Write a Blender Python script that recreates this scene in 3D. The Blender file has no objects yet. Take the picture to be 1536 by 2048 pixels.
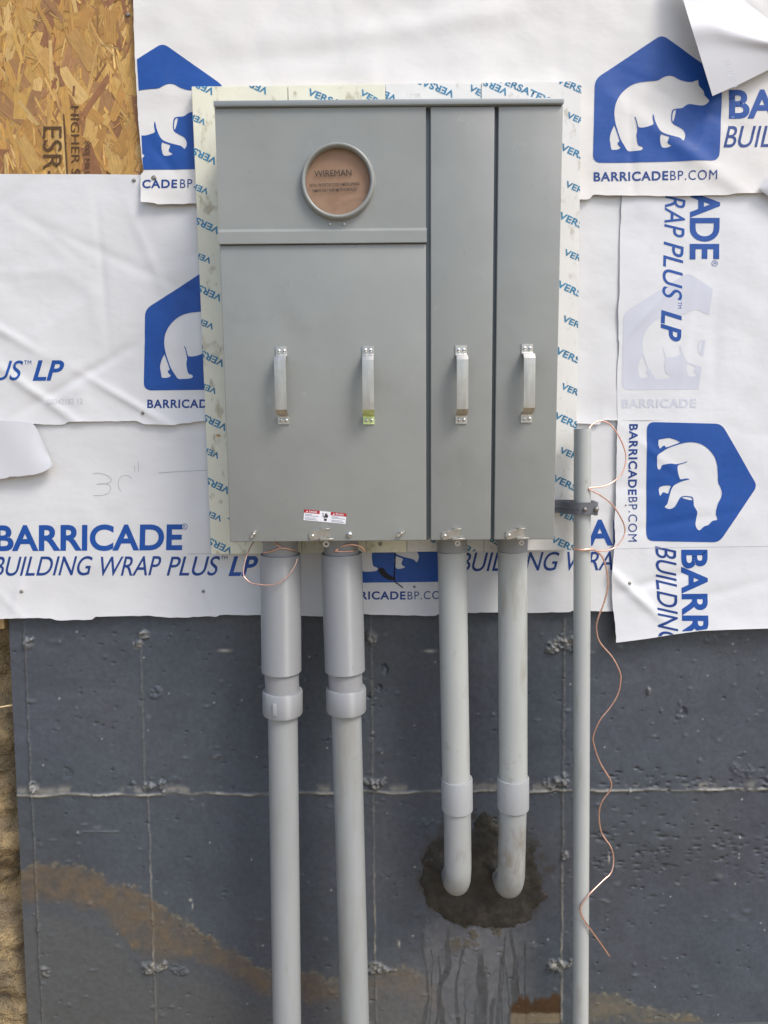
import bpy, bmesh, math, random
import numpy as np
from mathutils import Vector, Matrix
random.seed(7)
scn = bpy.context.scene
R_ = math.radians

# ------------------------------------------------------------------ camera
F, PITCH, ROLL = 1500.0, R_(7.4), R_(-0.5)           # focal length in photo pixels (1536 x 2048)
CAM = np.array([0.0, -1.9, 1.9])
fwd = np.array([0, math.cos(PITCH), -math.sin(PITCH)])
rt0 = np.array([1.0, 0, 0]); up0 = np.cross(rt0, fwd)
RT = rt0*math.cos(ROLL) + up0*math.sin(ROLL)
UP = -rt0*math.sin(ROLL) + up0*math.cos(ROLL)
cd = bpy.data.cameras.new('camera'); cam = bpy.data.objects.new('camera', cd)
scn.collection.objects.link(cam); scn.camera = cam
cd.sensor_fit = 'HORIZONTAL'; cd.sensor_width = 36.0; cd.lens = 36.0*F/1536.0
cd.clip_start = 0.05; cd.clip_end = 2000
cam.matrix_world = Matrix(((RT[0], UP[0], -fwd[0], CAM[0]), (RT[1], UP[1], -fwd[1], CAM[1]),
                           (RT[2], UP[2], -fwd[2], CAM[2]), (0, 0, 0, 1)))

def at(px, py, Y):
    """photo pixel -> point on the vertical plane y = Y"""
    d = fwd + RT*(px-768)/F + UP*(1024-py)/F
    t = (Y-CAM[1])/d[1]
    return CAM + t*d
def proj(p):
    d = np.asarray(p)-CAM; z = d@fwd
    return 768+F*(d@RT)/z, 1024-F*(d@UP)/z

# ------------------------------------------------------------------ sky, sun, exposure
SUN_AZ, SUN_EL = R_(48), R_(52)                       # azimuth to the right of the wall's outward normal
sdir = Vector((math.sin(SUN_AZ)*math.cos(SUN_EL), -math.cos(SUN_AZ)*math.cos(SUN_EL), math.sin(SUN_EL)))
w = bpy.data.worlds.new('World'); scn.world = w; w.use_nodes = True
nt = w.node_tree; nt.nodes.clear()
sky = nt.nodes.new('ShaderNodeTexSky'); sky.sky_type = 'NISHITA'; sky.sun_disc = False
sky.sun_elevation = SUN_EL; sky.sun_rotation = math.atan2(sdir.x, sdir.y)
sky.air_density = 1.0; sky.dust_density = 3.0; sky.ozone_density = 1.0
bg = nt.nodes.new('ShaderNodeBackground'); bg.inputs[1].default_value = 0.14
wo = nt.nodes.new('ShaderNodeOutputWorld')
nt.links.new(sky.outputs[0], bg.inputs[0]); nt.links.new(bg.outputs[0], wo.inputs[0])
sl = bpy.data.lights.new('sun', 'SUN'); sl.energy = 1.1; sl.angle = R_(18); sl.color = (1.0, 0.975, 0.94)
so = bpy.data.objects.new('sun', sl); scn.collection.objects.link(so)
so.rotation_euler = sdir.to_track_quat('Z', 'Y').to_euler(); so.location = (3, -4, 5)
vs = scn.view_settings
vs.view_transform = 'Standard'; vs.look = 'None'; vs.gamma = 1.0; vs.use_curve_mapping = False
vs.exposure = 0.70

# ------------------------------------------------------------------ numpy noise
def vn(x, z, s, seed=0):
    x = np.asarray(x, float)/s + 37.3*seed; z = np.asarray(z, float)/s - 17.9*seed
    i = np.floor(x); j = np.floor(z); fx = x-i; fz = z-j
    fx = fx*fx*fx*(fx*(fx*6-15)+10); fz = fz*fz*fz*(fz*(fz*6-15)+10)
    def h(a, b):
        v = np.sin(a*127.1+b*311.7+seed*74.7)*43758.5453
        return (v-np.floor(v))*2-1
    return (h(i, j)*(1-fx)+h(i+1, j)*fx)*(1-fz)+(h(i, j+1)*(1-fx)+h(i+1, j+1)*fx)*fz
def fbm(x, z, s, seed=0, o=3):
    r = 0; a = 1.0
    for k in range(o):
        r = r+a*vn(x, z, s/2**k, seed+11*k); a *= .5
    return r
def sstep(a, b, x):
    t = np.clip((x-a)/(b-a), 0, 1); return t*t*(3-2*t)
def interp(pts, v):
    pts = sorted(pts); return np.interp(v, [p[0] for p in pts], [p[1] for p in pts])

# ------------------------------------------------------------------ materials
def sr(r, g, b):
    f = lambda c: (c/255/12.92 if c/255 <= .04045 else ((c/255+.055)/1.055)**2.4)
    return (f(r), f(g), f(b))
MATS = {}
def mat(name, col=(.5, .5, .5), rough=.5, metal=0.0, var=.06, vs_=12., stretch=(1, 1, 1), bump=0.0, bs=150., bdist=.001,
        attr=None, dirt=None, dscale=9., dlo=.55, dhi=.7, dstretch=(1, 1, 1), spec=.5, rvar=0.0, uvgrain=None, rattr=None, bump2=None, coat=0, aniso=0, smudge=None):
    m = bpy.data.materials.new(name); m.use_nodes = True
    n = m.node_tree.nodes; l = m.node_tree.links
    b = n['Principled BSDF']
    b.inputs['Roughness'].default_value = rough; b.inputs['Metallic'].default_value = metal
    b.inputs['Specular IOR Level'].default_value = spec
    if coat: b.inputs['Coat Weight'].default_value = coat; b.inputs['Coat Roughness'].default_value = .15
    if aniso:
        b.inputs['Anisotropic'].default_value = aniso; b.inputs['Anisotropic Rotation'].default_value = .25
        tg = n.new('ShaderNodeTangent'); tg.direction_type = 'RADIAL'; tg.axis = 'Z'; l.new(tg.outputs[0], b.inputs['Tangent'])
    tc = n.new('ShaderNodeTexCoord')
    def nz(scale, st=(1, 1, 1), det=4.0, src='Object', ro=.55):
        mp = n.new('ShaderNodeMapping'); mp.inputs['Scale'].default_value = st
        l.new(tc.outputs[src], mp.inputs[0])
        t = n.new('ShaderNodeTexNoise'); t.inputs['Scale'].default_value = scale
        t.inputs['Detail'].default_value = det; t.inputs['Roughness'].default_value = ro
        l.new(mp.outputs[0], t.inputs['Vector']); return t.outputs['Fac']
    def mixc(fac, a, c, mode='MIX'):
        mx = n.new('ShaderNodeMix'); mx.data_type = 'RGBA'; mx.blend_type = mode
        for i, v in ((0, fac), (6, a), (7, c)):
            if hasattr(v, 'is_linked'): l.new(v, mx.inputs[i])
            else: mx.inputs[i].default_value = v if i == 0 else (*v, 1)
        return mx.outputs[2]
    def ramp(fac, lo, hi):
        mr = n.new('ShaderNodeMapRange'); mr.inputs[1].default_value = lo; mr.inputs[2].default_value = hi
        mr.interpolation_type = 'SMOOTHSTEP'; l.new(fac, mr.inputs[0]); return mr.outputs[0]
    if attr:
        a = n.new('ShaderNodeAttribute'); a.attribute_name = attr; base = a.outputs['Color']
    else: base = None
    if var or base is not None:
        f = ramp(nz(vs_, stretch), .3, .7)
        if base is None: c = mixc(f, tuple(x*(1-var) for x in col), tuple(min(1, x*(1+var)) for x in col))
        else: c = mixc(1.0, base, mixc(f, (1-var,)*3, (1+var,)*3), 'MULTIPLY')
    else: c = None
    if uvgrain:
        g = ramp(nz(uvgrain[0], uvgrain[1], 5, 'UV', .65), .32, .68)
        c = mixc(1.0, c, mixc(g, (1-uvgrain[2],)*3, (1+uvgrain[2]*.8,)*3), 'MULTIPLY')
    if dirt:
        c = mixc(ramp(nz(dscale, dstretch, 6, ro=.62), dlo, dhi), c if c is not None else col, dirt)
    if smudge:
        c = mixc(ramp(nz(19, (1, 1, .8), 8, ro=.7), .60, .76), c, smudge); c = mixc(ramp(nz(75, (1.6, 1, .5), 3), .72, .78), c, tuple(x*.8 for x in col))
    if c is not None: l.new(c, b.inputs['Base Color'])
    else: b.inputs['Base Color'].default_value = (*col, 1)
    if rattr:
        a = n.new('ShaderNodeAttribute'); a.attribute_name = rattr; l.new(a.outputs['Fac'], b.inputs['Roughness'])
    elif rvar:
        mr = n.new('ShaderNodeMapRange'); mr.inputs[3].default_value = rough-rvar; mr.inputs[4].default_value = rough+rvar
        l.new(nz(vs_*1.7, stretch, 5), mr.inputs[0]); l.new(mr.outputs[0], b.inputs['Roughness'])
    last = None
    for bp in ([(bump, bs, (1, 1, 1), bdist)] if bump else []) + (bump2 or []):
        bn = n.new('ShaderNodeBump'); bn.inputs['Strength'].default_value = bp[0]; bn.inputs['Distance'].default_value = bp[3]
        l.new(nz(bp[1], bp[2], 4), bn.inputs['Height'])
        if last is not None: l.new(last, bn.inputs['Normal'])
        last = bn.outputs[0]
    if last is not None: l.new(last, b.inputs['Normal'])
    MATS[name] = m
    return m

WB = [(.22, 4.0, (1, 1, 1.6), .02), (.22, 420., (.12, 1, 1), .0006)]
mat('wrap_white', (.72, .735, .75), .55, var=.025, vs_=5, bump=.10, bs=16, bdist=.006, bump2=WB, dirt=(.62, .62, .62), dscale=7, dlo=.66, dhi=.95)
mat('wrap_grey', (.685, .695, .70), .55, var=.03, vs_=5, bump=.10, bs=16, bdist=.006, bump2=WB, dirt=(.56, .55, .53), dscale=6, dlo=.62, dhi=.95)
mat('wrap_warm', (.745, .735, .71), .55, var=.03, vs_=4, bump=.10, bs=14, bdist=.006, bump2=WB, dirt=(.66, .63, .58), dscale=5, dlo=.62, dhi=.95)  # warm bounced light and the board behind are mixed into this colour
mat('wrap_back', (.60, .61, .635), .5, var=.02, vs_=5, bump=.08, bs=14, bdist=.006)
mat('blue_ink', sr(17, 76, 156), .5, var=.05, vs_=60, bump=.10, bs=16, bdist=.006, bump2=WB, dirt=sr(22, 70, 140), dscale=30, dlo=.55, dhi=.8)
mat('navy_ink', sr(22, 62, 132), .5, var=.05, vs_=60, bump=.10, bs=16, bdist=.006)
mat('pale_ink', (.60, .625, .70), .55, var=.03, vs_=9)
mat('pale_grey_ink', sr(190, 192, 198), .55, var=.03, vs_=20)
mat('pencil', sr(178, 178, 180), .6, var=.1, vs_=200)
mat('film_cream', (.79, .775, .615), .42, var=.05, vs_=8, dirt=(.50, .46, .32), dscale=34, dlo=.545, dhi=.70, bump=.12, bs=90, rvar=.08, dstretch=(1, 1, .6))
mat('film_white', (.78, .775, .735), .42, var=.04, vs_=8, dirt=(.55, .52, .44), dscale=38, dlo=.56, dhi=.72, bump=.12, bs=90, rvar=.08, dstretch=(1, 1, .6))
mat('film_ink', sr(62, 134, 172), .45, var=.15, vs_=120, dirt=sr(40, 100, 128), dscale=80, dlo=.5, dhi=.7)
mat('grey_paint', (.272, .285, .270), .34, var=.05, vs_=4, bump=.05, bs=900, bdist=.0003, rvar=.10, dirt=(.225, .235, .215), dscale=6.5, dlo=.55, dhi=.85, bump2=[(.5, 3.2, (1, 1, 1), .010)], smudge=(.34, .35, .325))
mat('grey_paint_cap', (.275, .302, .308), .34, var=.03, vs_=6, bump=.05, bs=900, bdist=.0003)
mat('gap_shade_paint', (.17, .20, .215), .4, var=.04)  # cabinet paint darkened and blued to put shade into the door gaps
mat('zinc', (.55, .545, .51), .36, metal=.95, var=.12, vs_=40, stretch=(2, 1, .35), rvar=.10, bump=.08, bs=120, bdist=.0005, dirt=(.52, .50, .44), dscale=55, dlo=.5, dhi=.75)
mat('zinc_bright', (.78, .77, .74), .28, metal=.95, var=.08, vs_=60, rvar=.06)
mat('lime_reflection_zinc', (.66, .80, .38), .34, metal=.75, var=.12, vs_=60, rvar=.06)  # lime tint paints a green reflection onto one handle's lower end
mat('dark_slot', (.03, .03, .03), .6, var=0)
mat('cardboard', sr(150, 122, 100), .85, var=.05, vs_=25, bump=.15, bs=60, bdist=.001, dirt=sr(136, 106, 82), dscale=16, dlo=.5, dhi=.8)
mat('black_ink', (.025, .022, .02), .7, var=0)
mat('stamp_ink', sr(84, 62, 38), .8, var=.2, vs_=200)
mat('label_white', (.82, .83, .86), .4, var=.01)
mat('label_red', sr(178, 34, 42), .4, var=.03)
mat('label_grey', sr(150, 152, 165), .5, var=0)
PD = dict(vs_=18, stretch=(1, 1, .18), rvar=.06)
mat('pvc_grey', (.300, .311, .320), .50, var=.04, smudge=(.26, .262, .255), aniso=1.0, spec=1.0, vs_=18, stretch=(1, 1, .18))
mat('pvc_light', (.425, .445, .43), .36, var=.045, dirt=(.30, .29, .235), dscale=14, dlo=.52, dhi=.74, dstretch=(1, 1, .25), smudge=(.27, .255, .21), **PD)
mat('pvc_matte', (.365, .378, .385), .48, var=.05, smudge=(.31, .31, .30), **PD)
mat('pvc_mid', (.322, .340, .342), .36, var=.05, dirt=(.27, .268, .235), dscale=12, dlo=.50, dhi=.74, dstretch=(1, 1, .2), smudge=(.235, .23, .20), **PD)
mat('pvc_dirty', (.33, .345, .34), .45, var=.06, dirt=(.19, .16, .115), dscale=13, dlo=.48, dhi=.74, dstretch=(1, 1, .5), **PD)
mat('pvc_shaded_inner', (.29, .297, .305), .38, var=.03, **PD)  # collars and inner pipes, darkened to paint in the shade under the cabinet
mat('gap_black', (.02, .02, .022), .6, var=0)
mat('clamp_plastic', (.145, .15, .165), .45, var=.08, vs_=60, bump=.1, bs=200)
mat('copper', (.93, .56, .44), .30, metal=.85, var=.12, vs_=90, rvar=.08)
mat('bolt_steel', (.30, .29, .26), .4, metal=.8, var=.15, vs_=200)
mat('nail_steel', (.25, .235, .21), .5, metal=.5, var=.3, vs_=300)
mat('wet_mortar', (.034, .0315, .027), .55, var=.25, vs_=30, bump=.45, bs=110, bdist=.003, rvar=.12, spec=.35, dirt=(.068, .061, .047), dscale=22, dlo=.5, dhi=.72)
mat('concrete', attr='tint', rattr='rough', var=.10, vs_=70, bump=.35, bs=260, bdist=.0012, bump2=[(.25, 45., (1, 1, 1), .003)])
mat('concrete_side', (.11, .12, .13), .7, var=.1, bump=.4, bs=90, bdist=.003)
mat('strand', attr='tint', rough=.55, var=.06, vs_=60, uvgrain=(1.0, (6., 120., 1), .22), bump=.12, bs=300, bdist=.0005, rvar=.1)
mat('osb_base', sr(150, 104, 52), .7, var=.25, vs_=60, bump=.3, bs=120, bdist=.001)
mat('soil', (.30, .222, .115), .95, var=.35, vs_=14, bump=.9, bs=38, bdist=.03, dirt=(.20, .155, .095), dscale=11, dlo=.42, dhi=.60, bump2=[(.7, 160., (1, 1, 1), .008)])
mat('ground_soil', (.27, .205, .125), .95, var=.25, vs_=3, bump=.9, bs=18, bdist=.03)
mat('straw', (.62, .48, .26), .7, var=.1, vs_=90)
mat('lumber', (.50, .34, .16), .7, var=.15, vs_=30, stretch=(6, 6, .5))
mat('framing_back', (.42, .30, .16), .8, var=.1)
mat('flat_black', (.012, .012, .014), .7, var=0)

# ------------------------------------------------------------------ object helpers
def link(o, parent=None):
    scn.collection.objects.link(o)
    if parent is not None:
        o.parent = parent
        o.matrix_parent_inverse = MW(parent).inverted()
    return o
def MW(o):
    m = Matrix.Translation(o.location)
    return m if o.parent is None else MW(o.parent) @ o.matrix_parent_inverse @ m
def tag(o, label, cat=None, group=None, kind=None):
    if label: o['label'] = label
    if cat: o['category'] = cat
    if group: o['group'] = group
    if kind: o['kind'] = kind
    return o
def thing(name, loc, label, cat, group=None):
    o = bpy.data.objects.new(name, None); o.empty_display_size = .02; o.location = Vector(loc)
    link(o); return tag(o, label, cat, group)
def mk(name, verts, faces, m, parent=None, smooth=False, auto=None):
    me = bpy.data.meshes.new(name)
    me.from_pydata([tuple(map(float, v)) for v in verts], [], [tuple(map(int, f)) for f in faces]); me.update()
    return fin(name, me, m, parent, smooth, auto)
def fin(name, me, m, parent=None, smooth=False, auto=None):
    me.materials.append(MATS[m] if isinstance(m, str) else m)
    if smooth or auto is not None: me.shade_smooth()
    if auto is not None: me.set_sharp_from_angle(angle=R_(auto))
    return link(bpy.data.objects.new(name, me), parent)
def from_bm(name, bm, m, parent=None, smooth=False, auto=None):
    me = bpy.data.meshes.new(name); bm.to_mesh(me); bm.free()
    return fin(name, me, m, parent, smooth, auto)
def box(name, x0, x1, y0, y1, z0, z1, m, parent=None, bev=.0015, seg=2):
    bm = bmesh.new(); bmesh.ops.create_cube(bm, size=1)
    for v in bm.verts:
        v.co = ((x0+x1)/2+v.co.x*(x1-x0), (y0+y1)/2+v.co.y*(y1-y0), (z0+z1)/2+v.co.z*(z1-z0))
    if bev: bmesh.ops.bevel(bm, geom=bm.edges[:], offset=bev, segments=seg, affect='EDGES', profile=.5)
    return from_bm(name, bm, m, parent, auto=40)
def frames(P):
    P = [np.asarray(p, float) for p in P]; T = []
    for i in range(len(P)):
        t = P[min(i+1, len(P)-1)]-P[max(i-1, 0)]; T.append(t/np.linalg.norm(t))
    a = np.array([0, 1.0, 0]) if abs(T[0][1]) < .8 else np.array([1.0, 0, 0])
    n = np.cross(T[0], a); n /= np.linalg.norm(n); N = [n]
    for i in range(1, len(P)):
        n = N[-1]-T[i]*(N[-1]@T[i]); N.append(n/np.linalg.norm(n))
    return P, T, N
def tube_geo(P, r, seg=24, caps=True, r_in=None):
    """solid (or, with r_in, hollow) tube along a path; r is a number or one per point"""
    P, T, N = frames(P); rr = r if hasattr(r, '__len__') else [r]*len(P)
    V = []; Fc = []
    for p, t, n, q in zip(P, T, N, rr):
        b = np.cross(t, n)
        for k in range(seg):
            a = 2*math.pi*k/seg; V.append(p+q*(math.cos(a)*n+math.sin(a)*b))
    L = len(P)
    for i in range(L-1):
        for k in range(seg):
            Fc.append((i*seg+k, i*seg+(k+1) % seg, (i+1)*seg+(k+1) % seg, (i+1)*seg+k))
    if r_in is None:
        if caps: Fc += [tuple(range(seg))[::-1], tuple((L-1)*seg+k for k in range(seg))]
    else:
        o = len(V); W, G = tube_geo(P, r_in, seg, False)
        V += W; Fc += [tuple(o+i for i in f)[::-1] for f in G]
        for k in range(seg):
            k2 = (k+1) % seg
            Fc.append((k2, k, o+k, o+k2)); e = (L-1)*seg; Fc.append((e+k, e+k2, o+e+k2, o+e+k))
    return V, Fc
def tube(name, P, r, m, parent=None, seg=24, r_in=None):
    V, Fc = tube_geo(P, r, seg, True, r_in); return mk(name, V, Fc, m, parent, auto=35)
def smooth_path(P, n=8):
    P = [np.asarray(p, float) for p in P]; out = []
    for i in range(len(P)-1):
        p0, p1, p2, p3 = P[max(i-1, 0)], P[i], P[i+1], P[min(i+2, len(P)-1)]
        for k in range(n):
            t = k/n
            out.append(.5*((2*p1)+(-p0+p2)*t+(2*p0-5*p1+4*p2-p3)*t*t+(-p0+3*p1-3*p2+p3)*t**3))
    out.append(P[-1]); return out
def lathe_y(prof, cx, cz, seg=48):
    """profile of (radius, y) turned about the axis parallel to y through (cx, cz)"""
    V = []; Fc = []; n = len(prof)
    for k in range(seg):
        a = 2*math.pi*k/seg
        for r, y in prof: V.append((cx+r*math.cos(a), y, cz+r*math.sin(a)))
    for k in range(seg):
        for i in range(n-1):
            a, b = k*n+i, ((k+1) % seg)*n+i; Fc.append((a, b, b+1, a+1))
    return V, Fc
def screw_geo(cx, cz, y, r, h):
    """domed screw head on a surface at y, facing the camera"""
    return lathe_y([(r, y), (r, y-h*.35), (r*.82, y-h*.8), (r*.45, y-h), (.0001, y-h)], cx, cz, 16)
def join_geo(parts):
    V = []; Fc = []
    for v, f in parts:
        o = len(V); V += list(v); Fc += [tuple(o+i for i in q) for q in f]
    return V, Fc
def tilt_box(c, hx, hy, hz, rot):
    V = []
    for sx in (-1, 1):
        for sy in (-1, 1):
            for sz in (-1, 1): V.append(Vector(c)+rot @ Vector((sx*hx, sy*hy, sz*hz)))
    return [tuple(v) for v in V], [(0, 1, 3, 2), (4, 6, 7, 5), (0, 4, 5, 1), (2, 3, 7, 6), (0, 2, 6, 4), (1, 5, 7, 3)]

# ------------------------------------------------------------------ flat print (lettering and logos)
def curve_to_2d(cu):
    o = bpy.data.objects.new('tmp', cu); scn.collection.objects.link(o)
    dg = bpy.context.evaluated_depsgraph_get()
    me = bpy.data.meshes.new_from_object(o.evaluated_get(dg))
    V = np.array([v.co[:2] for v in me.vertices]); Fc = [tuple(p.vertices) for p in me.polygons]
    bpy.data.objects.remove(o); bpy.data.meshes.remove(me); bpy.data.curves.remove(cu)
    return V, Fc
TC = {}
def text2d(s, bold=0., shear=0., sp=1.0):
    k = (s, bold, shear, sp)
    if k not in TC:
        cu = bpy.data.curves.new('t', 'FONT'); cu.body = s; cu.offset = bold; cu.shear = shear; cu.space_character = sp
        cu.resolution_u = 6; cu.fill_mode = 'FRONT'
        V, Fc = curve_to_2d(cu); V = V-V.min(0); TC[k] = (V/V.max(0), Fc)
    return TC[k]
def poly2d(loops, norm=True):
    cu = bpy.data.curves.new('p', 'CURVE'); cu.dimensions = '2D'; cu.fill_mode = 'FRONT'
    for lp in loops:
        s = cu.splines.new('POLY'); s.points.add(len(lp)-1); s.use_cyclic_u = True
        for q, p in zip(s.points, lp): q.co = (p[0], p[1], 0, 1)
    V, Fc = curve_to_2d(cu)
    if norm: V = V-V.min(0); V = V/V.max(0)
    return V, Fc
def place(name, g2, LL, LR, UL, Y, m, parent, surf=None, clip=None, off=.0006, grid=.005):
    """lay a 2D print (0..1 x 0..1) on the surface: pixel corners at plane Y; clip = px half-planes [(p, q)] keeping the left of p->q"""
    V2, Fc = g2
    a, b, c = at(*LL, Y), at(*LR, Y), at(*UL, Y)
    bm = bmesh.new()
    vs_ = [bm.verts.new(a+(b-a)*u+(c-a)*v) for u, v in V2]
    for f in Fc:
        try: bm.faces.new([vs_[i] for i in f])
        except ValueError: pass
    for v in bm.verts: v.co.y = Y
    for p, q in (clip or []):
        P, Q = Vector(at(*p, Y)), Vector(at(*q, Y)); d = Q-P
        nrm = Vector((-d.z, 0, d.x))             # left of P->Q seen from the camera
        bmesh.ops.bisect_plane(bm, geom=bm.verts[:]+bm.edges[:]+bm.faces[:], plane_co=P, plane_no=-nrm, clear_outer=True)
    if not bm.faces: bm.free(); return None
    if surf is not None:
        xs = [v.co.x for v in bm.verts]; zs = [v.co.z for v in bm.verts]
        for ax, lo, hi in ((0, min(xs), max(xs)), (2, min(zs), max(zs))):
            k = math.ceil(lo/grid)
            while k*grid < hi:
                co = [0, 0, 0]; co[ax] = k*grid; no = [0, 0, 0]; no[ax] = 1
                bmesh.ops.bisect_plane(bm, geom=bm.verts[:]+bm.edges[:]+bm.faces[:], plane_co=co, plane_no=no)
                k += 1
        X = np.array([v.co.x for v in bm.verts]); Z = np.array([v.co.z for v in bm.verts]); yy = surf(X, Z)
        for v, y in zip(bm.verts, yy): v.co.y = y-off
    else:
        for v in bm.verts: v.co.y = Y-off
    bmesh.ops.triangulate(bm, faces=bm.faces[:])
    bmesh.ops.recalc_face_normals(bm, faces=bm.faces[:])
    s = sum(f.normal.y for f in bm.faces)
    if s > 0: bmesh.ops.reverse_faces(bm, faces=bm.faces[:])
    return from_bm(name, bm, m, parent, smooth=True)
def ribbon2d(pts, wd):
    """2D polyline of pixel points -> list of quads as a px mesh"""
    V = []; Fc = []
    for i, p in enumerate(pts):
        q0 = np.array(pts[max(i-1, 0)], float); q1 = np.array(pts[min(i+1, len(pts)-1)], float)
        d = q1-q0; d /= np.linalg.norm(d)+1e-9; n = np.array([-d[1], d[0]])*wd/2
        V += [np.array(p)+n, np.array(p)-n]
        if i: k = 2*i; Fc.append((k-2, k-1, k+1, k))
    return np.array(V), Fc
def mark(name, pts, wd, Y, m, parent, surf, off=.0005):
    pts = [tuple(p) for p in smooth_path([(a, b, 0) for a, b in pts], 6)]
    V2, Fc = ribbon2d([p[:2] for p in pts], wd)
    W = np.array([at(x, y, Y) for x, y in V2]); W[:, 1] = surf(W[:, 0], W[:, 2])-off
    return mk(name, W, Fc, m, parent)

BEAR_S = 3.783
def Z4(pts): return [((x-212)/960., (1231-y)/960.) for x, y in pts]
def rnd(pts, rad, n=7):
    out = []
    for i, p in enumerate(pts):
        p = np.array(p, float); a = np.array(pts[i-1], float); b = np.array(pts[(i+1) % len(pts)], float)
        r = rad[i] if hasattr(rad, '__len__') else rad
        u = (a-p)/np.linalg.norm(a-p); v = (b-p)/np.linalg.norm(b-p)
        s, e = p+u*r, p+v*r
        for k in range(n+1):
            t = k/n; out.append(tuple((1-t)**2*s+2*t*(1-t)*p+t*t*e))
    return out
def dense(pts, n=4):
    P = smooth_path([(x, y, 0) for x, y in pts]+[(pts[0][0], pts[0][1], 0)], n)[:-1]
    return [tuple(p[:2]) for p in P]
HOUSE = rnd([(0, 0), (1.0, .004), (1.005, .662), (.525, 1.0), (.01, .665)], [.07, .07, .06, .05, .06])
BODY = dense(Z4([(560, 622), (500, 640), (450, 675), (410, 720), (380, 780), (370, 850), (378, 920), (395, 980), (420, 1050), (450, 1100),
    (478, 1139), (515, 1141), (550, 1140), (580, 1135), (592, 1120), (580, 1108), (557, 1098), (549, 1075), (541, 1020), (546, 985), (540, 940), (531, 905), (522, 882),
    (533, 892), (545, 930), (557, 961), (600, 963), (640, 952), (667, 938), (662, 905), (660, 880), (665, 860),
    (672, 880), (678, 908), (692, 945), (708, 978), (728, 1001), (760, 1017), (800, 1030), (860, 1046), (880, 1060), (893, 1070), (905, 1050), (908, 1020), (890, 985),
    (850, 960), (818, 940), (803, 915), (802, 870), (808, 836), (830, 824), (880, 819), (912, 797), (940, 788), (985, 795), (1035, 802), (1065, 790), (1080, 767),
    (1047, 727), (1036, 692), (1002, 655), (996, 622), (988, 613), (965, 620), (945, 626), (900, 622), (850, 605), (810, 583), (770, 577), (730, 590), (690, 611), (630, 615)]), 3)
LEG2 = dense(Z4([(371, 945), (352, 985), (338, 1040), (345, 1090), (352, 1127), (372, 1131), (395, 1130), (422, 1116), (402, 1092), (399, 1076), (412, 1062), (388, 990)]), 3)
LEG3 = dense(Z4([(722, 1018), (718, 1060), (732, 1113), (760, 1122), (798, 1113), (800, 1106), (774, 1086), (780, 1060), (783, 1042), (750, 1028)]), 3)
SLIV = dense(Z4([(814, 846), (824, 835), (835, 834), (832, 865), (824, 900), (815, 922), (809, 905), (810, 870)]), 3)
LOGO = poly2d([HOUSE, BODY, LEG2, LEG3, SLIV])
RING = poly2d([[(math.cos(a), math.sin(a)) for a in np.linspace(0, 2*math.pi, 33)[:-1]], [(.82*math.cos(a), .82*math.sin(a)) for a in np.linspace(0, 2*math.pi, 33)[:-1]]])
BO, IT = .028, .30

# ================================================================== ground and bank
V = []; Fc = []
bm = bmesh.new(); bmesh.ops.create_grid(bm, x_segments=60, y_segments=60, size=1)
for v in bm.verts:
    x, y = v.co.x, v.co.y
    x = math.copysign(abs(x)**3*300+abs(x)*4, x); y = math.copysign(abs(y)**3*300+abs(y)*4, y)
    v.co = (x, y, float(.03*fbm(x, y, 1.3, 3))-.01)
g = from_bm('ground', bm, 'ground_soil', smooth=True); tag(g, 'bare brown soil in front of the wall', kind='structure')

nx, nz = 90, 150
X, Zg = np.meshgrid(np.linspace(-2.6, -.90, nx), np.linspace(-.1, 1.62, nz))
rel = .10*fbm(X*1.0, Zg*1.6, .35, 5, 2)+.035*np.abs(fbm(X+.6*Zg, Zg*1.4, .09, 9, 4))+.010*fbm(X, Zg, .018, 21, 2)
Yb = .03+.10*Zg+rel*.7+.35*(X+1.02)
V = np.stack([X, Yb, Zg], -1).reshape(-1, 3)
Fc = [(j*nx+i, j*nx+i+1, (j+1)*nx+i+1, (j+1)*nx+i) for j in range(nz-1) for i in range(nx-1)]
# carry the bank back from its crest
o = len(V); V = np.vstack([V, np.stack([X[-1], Yb[-1]+6, Zg[-1]+.3], -1)])
Fc += [((nz-1)*nx+i, (nz-1)*nx+i+1, o+i+1, o+i) for i in range(nx-1)]
g = mk('earth_bank', V, Fc, 'soil', smooth=True); tag(g, 'cut bank of tan earth left of the foundation corner', kind='structure')
tw = tube('straw', smooth_path([at(-12, 1416, .02), at(20, 1411, .025), at(64, 1403, .05)], 4), .0022, 'straw', seg=8)
tag(tw, 'pale dry straw sticking out of the earth bank at the left edge', 'straw')

# ================================================================== foundation wall (height field)
FY = .015
def fx(px, py): return at(px, py, FY)
xl0, xl1 = fx(17, 1240)[0], fx(56, 2048)[0]
zl0, zl1 = fx(17, 1240)[2], fx(56, 2048)[2]
def xleft(z): return xl0+(xl1-xl0)*(z-zl0)/(zl1-zl0)
ZT = 1.46; ZB0 = .19; XR = 1.08
st = .0026
nx = int((XR+1.03)/st); nz = int((ZT-ZB0)/st)
S, Zg = np.meshgrid(np.linspace(0, 1, nx), np.linspace(ZB0, ZT, nz))
X = xleft(Zg)+(XR-xleft(Zg))*S
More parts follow.
